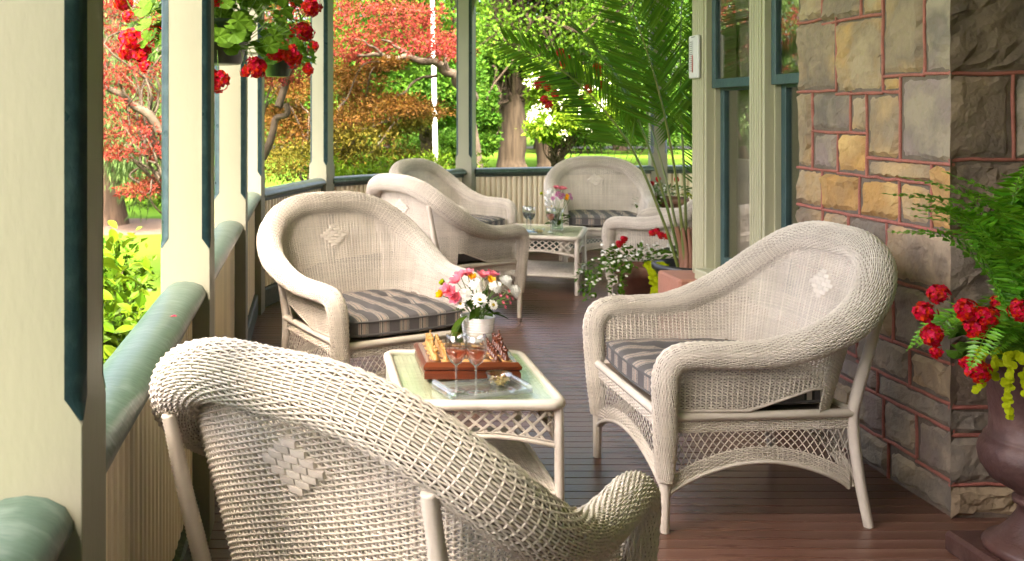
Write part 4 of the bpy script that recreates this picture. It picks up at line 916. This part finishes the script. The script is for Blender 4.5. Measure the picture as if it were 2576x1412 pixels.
dm_ = MB(); A = np.linspace(0,2*PI,8,endpoint=False); dm_.add(np.vstack([[(0,0,.001)], np.c_[.0115*np.cos(A)+.006,.0105*np.sin(A),.002*np.cos(2*A)]]), None, [(0,k+1,(k+1)%8+1) for k in range(8)]); jl = dm_.mesh('creeper_leaf', False); jl.materials.append(M['lf_jenny'])
def trail(parent, p0, out, length, n, leaf_, sc=1.0, stuffmb=None):
    p = Vector(p0); d = Vector(out).normalized(); 
    for k in range(n):
        f = k/n; p = p+(d*(1-min(1,f*2.2))+Vector((0,0,-1))*min(1,f*2.2))*length/n
        for sg in (1,-1):
            pos = p+Vector((random.uniform(-.008,.008),random.uniform(-.008,.008),random.uniform(-.006,.006))); nrm = Vector((d.x*.8+random.uniform(-.4,.4),d.y*.8-.4,.55))
            e = nrm.to_track_quat('Z','Y').to_euler(); e.rotate_axis('Z', random.uniform(0,6.3)); OBJ(leaf_.name.split('.')[0], leaf_, None, parent, pos, e, (sc*random.uniform(.75,1.2),)*3)
for (x,y,L_,n) in [(-.19,-.08,.17,13),(-.15,-.13,.26,18),(-.11,-.16,.24,17),(-.04,-.19,.10,9),(.0,-.2,.17,12),(.03,-.2,.28,16),(.07,-.19,.36,18),(-.17,-.1,.10,9),(-.13,-.15,.15,11),(-.02,-.21,.07,8),(.12,-.16,.2,10)]:
    trail(ur, (x-.04,y,.70), (x,y,.1), L_, n, jl, .95)
for k in range(40):
    OBJ('creeper_leaf', jl, None, ur, (random.uniform(-.06,.12),-.17+random.uniform(-.05,.03),.70+random.uniform(0,.10)), (Vector((random.uniform(-.5,.5),-.6,.7))).to_track_quat('Z','Y').to_euler(), (1.1,)*3)
# palm in black pot
pa = thing('potted_palm', 'tall feathery palm in a black plastic pot by the window bay', 'palm', (2.42,6.12,0))
MB().lathe([(.0005,0),(.150,0),(.155,.01),(.19,.36),(.192,.385),(.215,.39),(.218,.40),(.218,.425),(.205,.43),(.198,.42),(.195,.36),(.0005,.355)], 36).obj('pot', 'potblk', pa, True)
MB().lathe([(.195,.375),(.1,.385),(.0005,.39)], 20).obj('soil', 'soil', pa, True)
def palm_frond(pts, Lf, nl, spread=.85, mat='lf_palm', width=.0195, flat=None):
    q = resample(spline(pts, 16), .02); mb = MB(); n = len(q); 
    mb.tube(q, np.linspace(.011,.0025,n), 6, False); st_ = mb.obj('frond_stem', 'stem_br', pa, True)
    T, _, _ = frames(q); f = np.linspace(.45,.995,nl); idx = (f*(n-1)).astype(int); ref = np.array(flat if flat else (0,-1.,.25)); ref = unit(ref[None])
    sv = unit(np.cross(T[idx], ref)); nn = np.cross(sv, T[idx]); lv = MB()
    for sg in (1,-1):
        L_ = Lf*np.sin(PI*np.clip(.22+f*.72,0,1))**.6*rng.uniform(.9,1.08,nl); D = unit(sv*sg*spread+T[idx]*.75+nn*rng.uniform(-.05,.12,(nl,1))+np.array([0,0,-.12])); lv.leaves(q[idx], D, nn+rng.normal(0,.2,(nl,3)), L_, width, .18, .35)
    lv.obj('frond', mat, st_, False)
B0 = (-.02,-.02,.38)
palm_frond([(-.05,0,.38),(-.18,-.02,.75),(-.40,-.03,1.22),(-.75,-.02,1.62),(-1.18,.0,1.86)], .42, 54, .85, flat=(.2,-1.,.7))
palm_frond([(-.02,.02,.38),(-.13,.05,.85),(-.27,.08,1.30),(-.50,.12,1.75),(-.84,.15,2.12)], .30, 56, .38, flat=(1,-.35,.3))
palm_frond([B0,(-.08,-.05,.9),(-.20,-.10,1.45),(-.36,-.12,1.95),(-.55,-.15,2.35)], .46, 46, .85, flat=(0,-1,.1))
palm_frond([(0,0,.38),(-.01,.02,.95),(-.02,.06,1.5),(.0,.10,2.05),(.05,.1,2.5)], .46, 48, .85, flat=(-.15,-1,.1))
palm_frond([(.03,0,.38),(.06,-.03,.85),(.09,-.05,1.3),(.10,-.08,1.75),(.06,-.1,2.1)], .38, 40, .85, flat=(.2,-1,.2))
palm_frond([(.02,-.03,.38),(.05,-.15,.75),(.05,-.24,1.1),(.02,-.30,1.36),(-.02,-.34,1.55)], .26, 26, .9, flat=(0,-1,.4))
palm_frond([(.03,.0,.38),(.08,-.10,.8),(.12,-.25,1.2),(.17,-.45,1.43),(.24,-.62,1.49)], .20, 34, .6, 'lf_palmy', flat=(.2,-.4,1.))
palm_frond([(0,.05,.38),(-.05,.2,.9),(-.12,.4,1.4),(-.2,.6,1.8),(-.3,.8,2.0)], .40, 46, .85, flat=(0,-.7,.7))
for k in range(9):
    a = 2*PI*k/9; MB().tube(spline([(.04*math.cos(a),.04*math.sin(a),.37),(.035*math.cos(a),.035*math.sin(a),.5),(.05*math.cos(a)-.02,.05*math.sin(a),.66)],5), np.linspace(.024,.010,11), 6).obj('stem_sheath', 'palm_base', pa, True)
# trailing planter beside the palm
def tiny_flower_me(nm, mat, r): 
    A = np.linspace(0,2*PI,6,endpoint=False); me = MB().add(np.vstack([[(0,0,.003)], np.c_[r*np.cos(A),r*np.sin(A),-.002*np.ones(6)]]), None, [(0,k+1,(k+1)%6+1) for k in range(6)]).mesh(nm, True); me.materials.append(M[mat]); return me
wf = tiny_flower_me('white_flower', 'fl_white', .011); lfd = leafmesh('leaf', .042, .022, 'lf_ger', .15, 4)
def planter(name, lab, loc, r, h, seed, nwhite, heads, trails, lsc=1.0):
    random.seed(seed); t = thing(name, lab, 'planter', loc)
    MB().lathe([(.0005,0),(r*.7,0),(r*.95,h*.82),(r*1.05,h*.82),(r*1.05,h),(r*.93,h),(r*.9,h*.9),(.0005,h*.9)], 28).obj('pot', 'terra', t, True)
    for k in range(260):
        a = random.uniform(0,2*PI); q = random.random()**.5; rr = r*1.5*q; z = h+.02+random.random()*.13*(1-.5*q); d = Vector((math.cos(a),math.sin(a)-.2,random.uniform(-.2,.9)))
        OBJ('leaf', random.choice([lfd,lfs]), None, t, (rr*math.cos(a),rr*math.sin(a),z), align(d,roll=random.uniform(-.7,.7)))
    for k in range(nwhite):
        a = random.uniform(0,2*PI); q = random.random()**.5; rr = r*1.65*q; OBJ('white_flower', wf, None, t, (rr*math.cos(a),rr*math.sin(a),h+.05+random.random()*.13*(1-.4*q)), (Vector((math.cos(a)*.5,-.6,.6))).to_track_quat('Z','Y').to_euler())
    for (x,y,z) in heads: OBJ('flower_head', random.choice(ghead2), None, t, (x,y,z), (.5,0,0))
    for (x,y,L_,n,kind) in trails:
        p = Vector((x,y,h+.03)); d = Vector((x,y,0)).normalized()
        for k in range(n):
            f = k/n; p = p+(d*(1-.75*f)+Vector((0,0,-1.1*f+.12)))*L_/n
            for _ in range(4):
                o = rdir()*.025
                OBJ('leaf', lfd, None, t, p+o, align(Vector((d.x,d.y,0))+rdir()*.9)) if kind=='w' else OBJ('creeper_leaf', jl, None, t, p+o*.8, (Vector((d.x,-.6,.6))+rdir()*.3).to_track_quat('Z','Y').to_euler(), (1.6,)*3)
            if kind=='w' and random.random()<.5: OBJ('white_flower', wf, None, t, p+Vector((0,-.03,.015))+rdir()*.02, (.6,0,0))
    return t
planter('trailing_planter', 'overflowing planter of white and red flowers with chartreuse trailers beside the palm', (2.24,6.48,0), .155, .36, 11, 46, [(-.14,-.1,.55),(-.17,-.1,.52),(.08,-.1,.60),(.10,-.12,.58),(.14,-.12,.57),(.05,-.1,.59)],
 [(-.15,-.05,.42,16,'w'),(-.15,-.10,.50,18,'w'),(-.12,-.13,.40,15,'w'),(-.15,.04,.36,13,'w'),(-.10,-.15,.42,15,'w'),(-.02,-.17,.34,20,'j'),(.0,-.18,.38,22,'j'),(.02,-.18,.36,20,'j'),(.04,-.17,.30,18,'j'),(.05,-.15,.20,12,'j')])
planter('raised_planter', 'terracotta planter of red and white flowers on a stand by the far railing', (3.32,8.92,.36), .20, .24, 13, 30, [(-.1,-.1,.42),(.05,-.15,.42),(-.16,-.1,.38)], [(-.18,-.08,.25,8,'w'),(-.1,-.17,.22,8,'w'),(.12,-.12,.2,8,'j')])
ps = thing('plant_stand', 'low wooden stand under the far terracotta planter', 'plant stand', (3.32,8.92,0))
MB().box((0,0,.345), (.36,.36,.028), bev=.004).obj('top', 'railb', ps)
for sx in (1,-1):
    for sy in (1,-1): MB().box((sx*.15,sy*.15,.165), (.035,.035,.33)).obj('leg', 'railb', ps)
# fallen petal on the cap rail
tag(MB().add([(0,0,0),(.012,.004,.004),(.02,.0,.001),(.012,-.005,.003)], [(0,1,2,3)]).obj('fallen_petal', 'fl_red'), 'single fallen red petal on the worn green rail', 'petal').location = (-.375,2.55,.853)
# ---------------------------------------------------------------- garden
def at(px, py, Y): return np.array([(px-780)/2400*Y, Y, 1.4-(py-282)/2400*Y])      # a spot in the garden, by direction from the porch and distance
def foliage(mb, centers, rads, n, size, flat=.6, droop=0.0, aspect=.6, gap=.0):
    """n leaves in each clump: gaussian blobs, leaves tilted out of the clump"""
    for c, r in zip(centers, rads):
        k = int(n); off = rng.normal(0,1,(k,3)); off = off/np.linalg.norm(off,axis=1,keepdims=True)*rng.random((k,1))**.45; r3 = np.array(r if np.size(r)==3 else (r,r,r*flat))
        off *= (1+.35*np.sin(off[:,[1]]*5+c[0]*3)*np.cos(off[:,[0]]*6+c[2]*5)); P = np.array(c)+off*r3
        D = unit(off+rng.normal(0,.7,(k,3))+np.array([0,0,-droop])); Nn = unit(off*.5+rng.normal(0,.5,(k,3))+np.array([0,0,.7])); Ls = size*rng.uniform(.6,1.25,k)
        mb.leaves(P, D, Nn, Ls, Ls*aspect, .18)
def limb(mb, a, b, r0, r1, wob=.15, n=6, sides=6, seed=0):
    a = np.array(a,float); b = np.array(b,float); L_ = np.linalg.norm(b-a); t_ = np.linspace(0,1,n)[:,None]
    P = a+(b-a)*t_; P[1:-1] += rng.normal(0,wob*L_*.25,(n-2,3)); P[:,2] += np.sin(t_[:,0]*PI)*L_*.08
    P = spline(P,4); mb.tube(P, np.linspace(r0,r1,len(P)), sides, False); return P
def tree(name, lab, base, trunk_top, r0, clumps, mats, n, size, bark='bark', cat='tree', flat=.6, droop=0, twigs=True, r1=None, flare=1.6, aspect=.6, grp=None):
    """clumps: list of (centre, radius, material index)"""
    t = thing(name, lab, cat, (base[0],base[1],GZ), 0, grp); o = np.array([base[0],base[1],GZ]); tt = np.array(trunk_top)-o
    mb = MB(); P = np.array([(0,0,-.1),tt*.06,tt*.25,tt*.6,tt]); P[2:4] += rng.normal(0,r0*.25,(2,3))*np.array([1,1,0]); P = spline(P,8); rr = r0*np.interp(np.linspace(0,1,len(P)),[0,.06,.25,1],[flare,1.25,1.0,(r1 or r0*.55)/r0]); mb.tube(P, rr, 14, False)
    if twigs:
        for (c, r, m_) in clumps:
            f = random.uniform(.55,1); limb(mb, P[int(f*(len(P)-1))], np.array(c)-o, r0*.17, r0*.03, .3)
    mb.obj('trunk', bark, t, True)
    for mi, mt in enumerate(mats):
        cl = [(np.array(c)-o, r) for (c,r,m_) in clumps if m_==mi]
        if cl: m2 = MB(); foliage(m2, [c for c,_ in cl], [r for _,r in cl], n, size, flat, droop, aspect); m2.obj('crown', mt, t, False)
    return t
random.seed(21); rng = np.random.default_rng(21)
# red Japanese maples: layered pads
def pads(lst, Y, jitter=.8, r=.5, m_=0):
    out = []
    for p in lst:
        px, py = p[:2]; rr = p[2] if len(p)>2 else r; mi = p[3] if len(p)>3 else m_
        out.append((at(px,py,Y+random.uniform(-jitter,jitter)), (rr*random.uniform(.85,1.2),rr*random.uniform(.9,1.3),rr*random.uniform(.26,.36)), mi))
    return out
redA = pads([(265,30),(300,5),(350,40),(300,75),(380,90),(270,125),(330,115),(300,175),(380,175),(260,205),(345,215),(390,240),(275,262),(300,300,.36),(385,300),(340,330,.3),(265,345,.3),(390,375,.36),(300,385,.25),(370,468,.30),(345,480,.24),(395,450,.28),(262,380,.24),
  (430,60),(470,120),(450,200),(520,30),(560,100),(610,50),(640,120),(690,40),(720,90),(740,20),(770,70),(700,135),(755,150),(690,180,.4),(640,200),(580,180),(500,250),(730,190,.35)], 11.5, .9, .33)
tree('red_maple', 'red Japanese maple with pale branches left of the second column', (-1.6,11.6), (-1.75,11.5,.9), .13, redA, ['lf_red'], 250, .055, 'bark_l', flat=.3, aspect=.42, twigs=True)
lb = MB(); limb(lb, at(520,420,11.3), at(400,330,11.2), .075, .06); limb(lb, at(400,330,11.2), at(250,195,11.1), .06, .025); limb(lb, at(330,270,11.2), at(300,200,11.0), .03, .012); limb(lb, at(400,330,11.2), at(370,250,11.4), .03, .012); limb(lb, at(250,255,11.2), at(270,160,11), .02, .008); limb(lb, at(700,270,11.5), at(780,110,11.5), .05, .02); limb(lb, at(660,400,11.6), at(720,260,11.5), .05, .035); limb(lb, at(520,420,11.3),at(505,640,11.5),.10,.11)
bo = lb.obj('branch', 'bark_l', bpy.data.objects['red_maple'], True); bo.location = -Vector(bpy.data.objects['red_maple'].location)
redB = pads([(850,60),(885,95),(860,130),(920,100,.5),(950,70),(980,30),(940,20),(1010,55),(1040,90),(1000,90),(1060,60),(1085,110),(1110,130),(1140,135,.3),(1060,120,.35),(1100,90),(900,140,.35),(1020,20),(1075,30),(870,20),(1145,100,.3),(960,120,.3)], 13.5, .8, .33)
tree('red_maple', 'red Japanese maple spreading its crown above the orange one', (2.55,13.8), (2.15,13.6,1.9), .15, redB, ['lf_red'], 280, .062, 'bark_l', flat=.3, aspect=.42, twigs=False)
lb = MB(); limb(lb, at(1190,250,13.6), at(1110,165,13.5), .085, .06); limb(lb, at(1110,165,13.5), at(1000,150,13.4), .06, .04); limb(lb, at(1000,150,13.4), at(900,140,13.4), .04, .02); limb(lb, at(1060,160,13.5), at(960,100,13.5), .03, .012); limb(lb, at(1130,185,13.5), at(1090,100,13.4), .03, .012); limb(lb, at(1100,190,13.6), at(1000,240,13.6), .025,.012); limb(lb, at(960,135,13.4),at(880,90,13.4),.02,.008)
bo = lb.obj('branch', 'bark_l', bpy.data.objects['red_maple.001'], True); bo.location = -Vector(bpy.data.objects['red_maple.001'].location)
# orange maple, mounded, olive below
org = pads([(700,310),(745,300),(780,320),(720,345),(690,290),(740,240,.4),(770,215,.4),(700,215,.4),(860,180,.4),(900,205,.45),(950,165,.3),(985,155,.25),(870,230,.45),(930,255),(980,255),(1020,265),(1050,275,.4),(900,275),(860,300),(800,345),(1075,285,.3),(850,325),(890,300),(960,275),(720,275,.35)], 14.2, .9, .5)
org += pads([(700,385),(760,380),(830,365),(900,350),(960,330),(1010,320,.4),(860,400),(930,385),(990,385),(1030,400,.4),(740,415),(800,415),(880,425),(950,415),(1060,415,.4),(1000,420),(700,430),(820,300),(880,330),(1040,300,.35),(920,310)], 14.0, .7, .5, 1)
tree('orange_maple', 'mounded orange and olive Japanese maple beyond the curved railing', (.25,14.2), (.1,14.2,.8), .14, org, ['lf_orange','lf_olive'], 800, .058, 'bark_l', flat=.3, aspect=.42, twigs=True)
# weeping conifer at left
cf = []
for k in range(46): px, py = random.uniform(215,470), random.uniform(150,450); cf.append((at(px,py,17.5+random.uniform(-1.2,1.2)), (.35,.45,.75), 0))
for k in range(26): px, py = random.uniform(180,500), random.uniform(-350,150); cf.append((at(px,py,17.5+random.uniform(-1.5,1.5)), (.6,.7,.7), 0))
tree('weeping_conifer', 'weeping pale green conifer with broad dark trunk at left', (-3.75,17.9), (-3.8,17.9,4.5), .30, cf, ['lf_conif'], 260, .16, 'bark_d', flat=1, droop=2.5, twigs=False, flare=1.9, aspect=.16)
# broadleaf trees
def blob(px0,px1,py0,py1,Y,n,r,mi=0,jy=2.0): return [(at(random.uniform(px0,px1),random.uniform(py0,py1),Y+random.uniform(-jy,jy)), r*random.uniform(.75,1.3), mi) for _ in range(n)]
tree('maple_tree', 'bright green maple behind the orange maple and flagpole', (3.1,24.5), (2.9,24.5,3.2), .26, blob(840,1160,60,250,24,42,.75,0)+blob(1000,1160,180,290,24,12,.55,0)+blob(820,1200,-250,60,24.5,30,1.1,1), ['lf_green','lf_mid'], 520, .125, 'bark', aspect=.62)
tree('old_tree', 'old tree with massive grey-brown trunk and ivy, beyond the far railing', (7.3,34.5), (6.9,34.5,5.6), .50, blob(1205,1232,160,400,33,14,.40,1,.4)+blob(1225,1300,130,180,33.6,4,.4,1,.4)+blob(1200,1760,-260,110,35,70,1.7,0,3), ['lf_mid','lf_green'], 460, .17, 'bark', flare=1.9, r1=.42, aspect=.62)
tree('stump_tree', 'second thick trunk with flaring foot right of the old tree', (8.9,35.3), (8.55,35.3,3.0), .48, blob(1330,1460,60,200,35.5,8,1.0,0), ['lf_mid'], 200, .24, 'bark', flare=2.3, r1=.40)
tree('flowering_tree', 'lime leaved small tree covered in white blossom clusters', (6.3,24), (6.1,24,.6), .12, blob(1355,1530,180,320,23.5,40,.42,0,1.2)+blob(1350,1440,290,345,23,8,.34,0,.8), ['lf_lime'], 420, .12, 'bark', aspect=.55)
ft_ = bpy.data.objects['flowering_tree']
wb = MB(); cc = [at(random.uniform(1330,1530),random.uniform(190,335),22.6+random.uniform(-.8,.5)) for _ in range(40)]; foliage(wb, [c-np.array(ft_.location) for c in cc], [(.12,.12,.14)]*40, 20, .06, .8); wb.obj('blossom', 'lf_white', ft_, False)
farl = ['far green tree behind the red maple at left', 'far green tree seen between the left columns', 'far tree behind the maples, left of the flagpole', 'far tree filling the view above the flagpole', 'far tree between the sixth column and the old trunk', 'far tree right of the old trunk', 'far tree behind the palm crown', 'far tree at the house corner', 'far tree beyond the left lawn edge']
fars = [(150,52,0),(420,58,1),(640,50,0),(880,52,1),(1140,56,0),(1360,54,1),(1560,52,0),(1780,58,1),(-60,48,0)]
for (px,Y,mi), lab in zip(fars, farl):
    x = (px-780)/2400*Y; cl = blob(px-150,px+150,-260,300,Y,46,2.3,0,3)+blob(px-140,px+140,200,345,Y-4,12,1.6,0,2)
    tree('broadleaf_tree', lab, (x,Y), (x,Y,5.5), .35, cl, [['lf_green','lf_mid'][mi]], 400, .25, 'bark', twigs=False, aspect=.65, grp='far trees around the lawn')
# a wood closing the view
wd = MB(); 
for k in range(150):
    px = random.uniform(-700,2100); Y = random.uniform(72,86); c = at(px,random.uniform(-330,320),Y); foliage(wd, [c], [(4.2,3,3.4)], 170, .62, .8)
for k in range(40):
    px = random.uniform(-700,2100); Y = random.uniform(70,80); b_ = at(px,300,Y); wd.tube([(b_[0],Y,GZ),(b_[0],Y,6)], .3, 6, False)
stuff(wd.obj('distant_wood', 'lf_green', None, False)); bpy.data.objects['distant_wood']['label'] = 'dense green wood closing the view behind the lawn'; bpy.data.objects['distant_wood']['category'] = 'wood'
# trees off to the left, seen in the window reflections
tree('red_maple', 'red maple left of the porch, reflected in the window panes', (-6.5,7.0), (-6.4,7.0,1.2), .12, [((-6.4+random.uniform(-1.6,1.6),7.0+random.uniform(-1.8,1.8),random.uniform(1.2,3.4)), (.6,.6,.2), 0) for _ in range(34)], ['lf_red'], 220, .12, 'bark_l', flat=.3, aspect=.42)
# shrubs and hedges
def shrub(name, lab, cat, boxes, mat, n, size, aspect=.6, stems=True, loc=None, grp=None, twig=True):
    c0 = np.mean([b[0] for b in boxes],0); t = thing(name, lab, cat, (c0[0],c0[1],GZ), 0, grp); o = np.array([c0[0],c0[1],GZ]); mb = MB(); foliage(mb, [np.array(b[0])-o for b in boxes], [b[1] for b in boxes], n, size, .8, aspect=aspect); stuff(mb.obj('foliage', mat, t, False))
    if twig:
        tm = MB()
        for b in boxes[::2]: q = np.array(b[0])-o; tm.tube([(q[0]*.6,q[1]*.6,0),tuple(q)], .012, 5, False)
        tm.obj('twigs', 'bark_d', t)
    return t
# near bush outside the worn rail: broad pointed leaves, the largest as single leaves
nb_ = []
for k in range(60):
    y_ = random.uniform(2.7,7.2); x = random.uniform(-1.75,-.95)-max(0,(y_-4.5))*.12; nb_.append(((x,y_,random.uniform(-.45,.42)),(.24,.24,.24)))
bush = shrub('leafy_bush', 'dense lime green leafy bush outside the worn green rail', 'bush', nb_, 'lf_bush', 190, .075, .62)
bo = np.array(bush.location); blm = [leafmesh('leaf', .085*s_, .050*s_, 'lf_lime' if i%2 else 'lf_bush', .2, 6) for i, s_ in enumerate((1,.85,1.15,1.0))]
for k in range(300):
    y_ = random.uniform(2.9,6.4); x = random.uniform(-1.75,-.92)-max(0,(y_-4.5))*.12; top = random.random()<.6; z = random.uniform(.50,.72) if top else random.uniform(-.3,.55)
    if not top: x = random.uniform(-1.02,-.86)-max(0,(y_-4.5))*.1
    d = Vector((random.uniform(-.5,1),random.uniform(-1,.4),random.uniform(-.5,.4))); OBJ('leaf', random.choice(blm), None, bush, Vector((x,y_,z))-Vector(bo), align(d,roll=random.uniform(-.6,.6)), (random.uniform(.8,1.25),)*3)
for k in range(7):
    px = 850+k*62+random.uniform(-15,15); Y = 12.2+random.uniform(-.6,.6); c = at(px,412,Y)
    shrub('low_shrub', ['low yellow-green shrub just outside the curved railing, leftmost of the row','low yellow-green shrub second from the left in the row','low yellow-green shrub left of the flagpole foot','low yellow-green shrub in the middle of the row','low yellow-green shrub in front of the flagpole foot','low yellow-green shrub left of the sixth column','low yellow-green shrub right of the sixth column'][k], 'shrub', [(c+np.array([random.uniform(-.3,.3),random.uniform(-.3,.3),random.uniform(-.8,-.02)]),(.26,.26,.22)) for _ in range(10)], 'lf_lime', 200, .07, .5, grp='low shrubs outside the curved railing')
hd = [(at(px,random.uniform(350,400),30),(.55,.6,.4)) for px in np.linspace(1030,1165,9) for _ in range(3)]
shrub('clipped_hedge', 'dark clipped hedge across the lawn behind the flagpole', 'hedge', hd, 'lf_green', 330, .11)
hd = [(at(px,random.uniform(275,318),52),(.9,.9,.8)) for px in np.linspace(1105,1165,5) for _ in range(3)]
shrub('round_bush', 'large dark round bush in front of the far house', 'bush', hd, 'lf_dark', 260, .22)
hd = [(at(px,random.uniform(338,350),38),(.8,.5,.22)) for px in np.linspace(1420,1640,11) for _ in range(3)]
shrub('ground_cover', 'dark green ground cover strip behind the sunlit lawn', 'hedge', hd, 'lf_green', 200, .14)
hd = [((random.uniform(-4,-2.4),random.uniform(20,23),random.uniform(-.5,.5)),(.6,.6,.6)) for _ in range(16)]
shrub('garden_shrub', 'green shrub on the lawn beside the weeping conifer', 'bush', hd, 'lf_mid', 240, .13)
# grass tufts rising past the rail near the fifth column
# bark mulch under the conifer
mu = MB(); A = np.linspace(0,2*PI,24,endpoint=False); mu.add(np.vstack([[(0,0,.004)], np.c_[1.7*np.cos(A)*(1+.1*np.sin(3*A)),1.3*np.sin(A),np.full(24,.004)]]), None, [(0,k+1,(k+1)%24+1) for k in range(24)]); m_ = mu.obj('mulch_bed', 'soil'); m_.location = (-3.4,17.5,GZ); struct(m_)
# flagpole
fp_ = thing('flagpole', 'slender white flagpole leaning slightly behind the orange maple', 'flagpole', (2.39,18.0,GZ))
MB().tube([(0,0,0),(-.18,0,9.2)], [.050,.028], 12).obj('pole', 'white', fp_, True)
MB().lathe([(.0005,0),(.14,0),(.14,.05),(.09,.09),(.0005,.09)], 16).obj('base', 'white', fp_, True)
# distant house
fh = thing('distant_house', 'pale distant house with dark porch glimpsed beside the flagpole', 'house', (8.1,62,GZ))
MB().box((0,0,2.6), (7,6,5.2)).obj('wall', 'white', fh); MB().box((0,-3.1,.35), (7.2,.4,.7)).obj('foundation', 'brick', fh)
for x in (-2.6,-1.2,.4,2.0):
    wv = MB().box((x,-3.01,1.9), (.95,.06,1.7)).obj('window', 'ink', fh); MB().box((x,-3.05,1.9), (.05,.03,1.7)).obj('mullion', 'white', wv)
rf = MB(); rf.add([(-3.9,-3.6,5.2),(3.9,-3.6,5.2),(3.9,3.6,5.2),(-3.9,3.6,5.2),(-3.9,0,7.4),(3.9,0,7.4)], [(0,1,5,4),(2,3,4,5)], [(0,4,3),(1,2,5)]); rf.obj('roof', 'roof', fh)
rd = MB().box((6,56,0), (60,3.5,.02)).obj('road', M['roof']); rd.location = (0,0,GZ+.012); struct(rd)
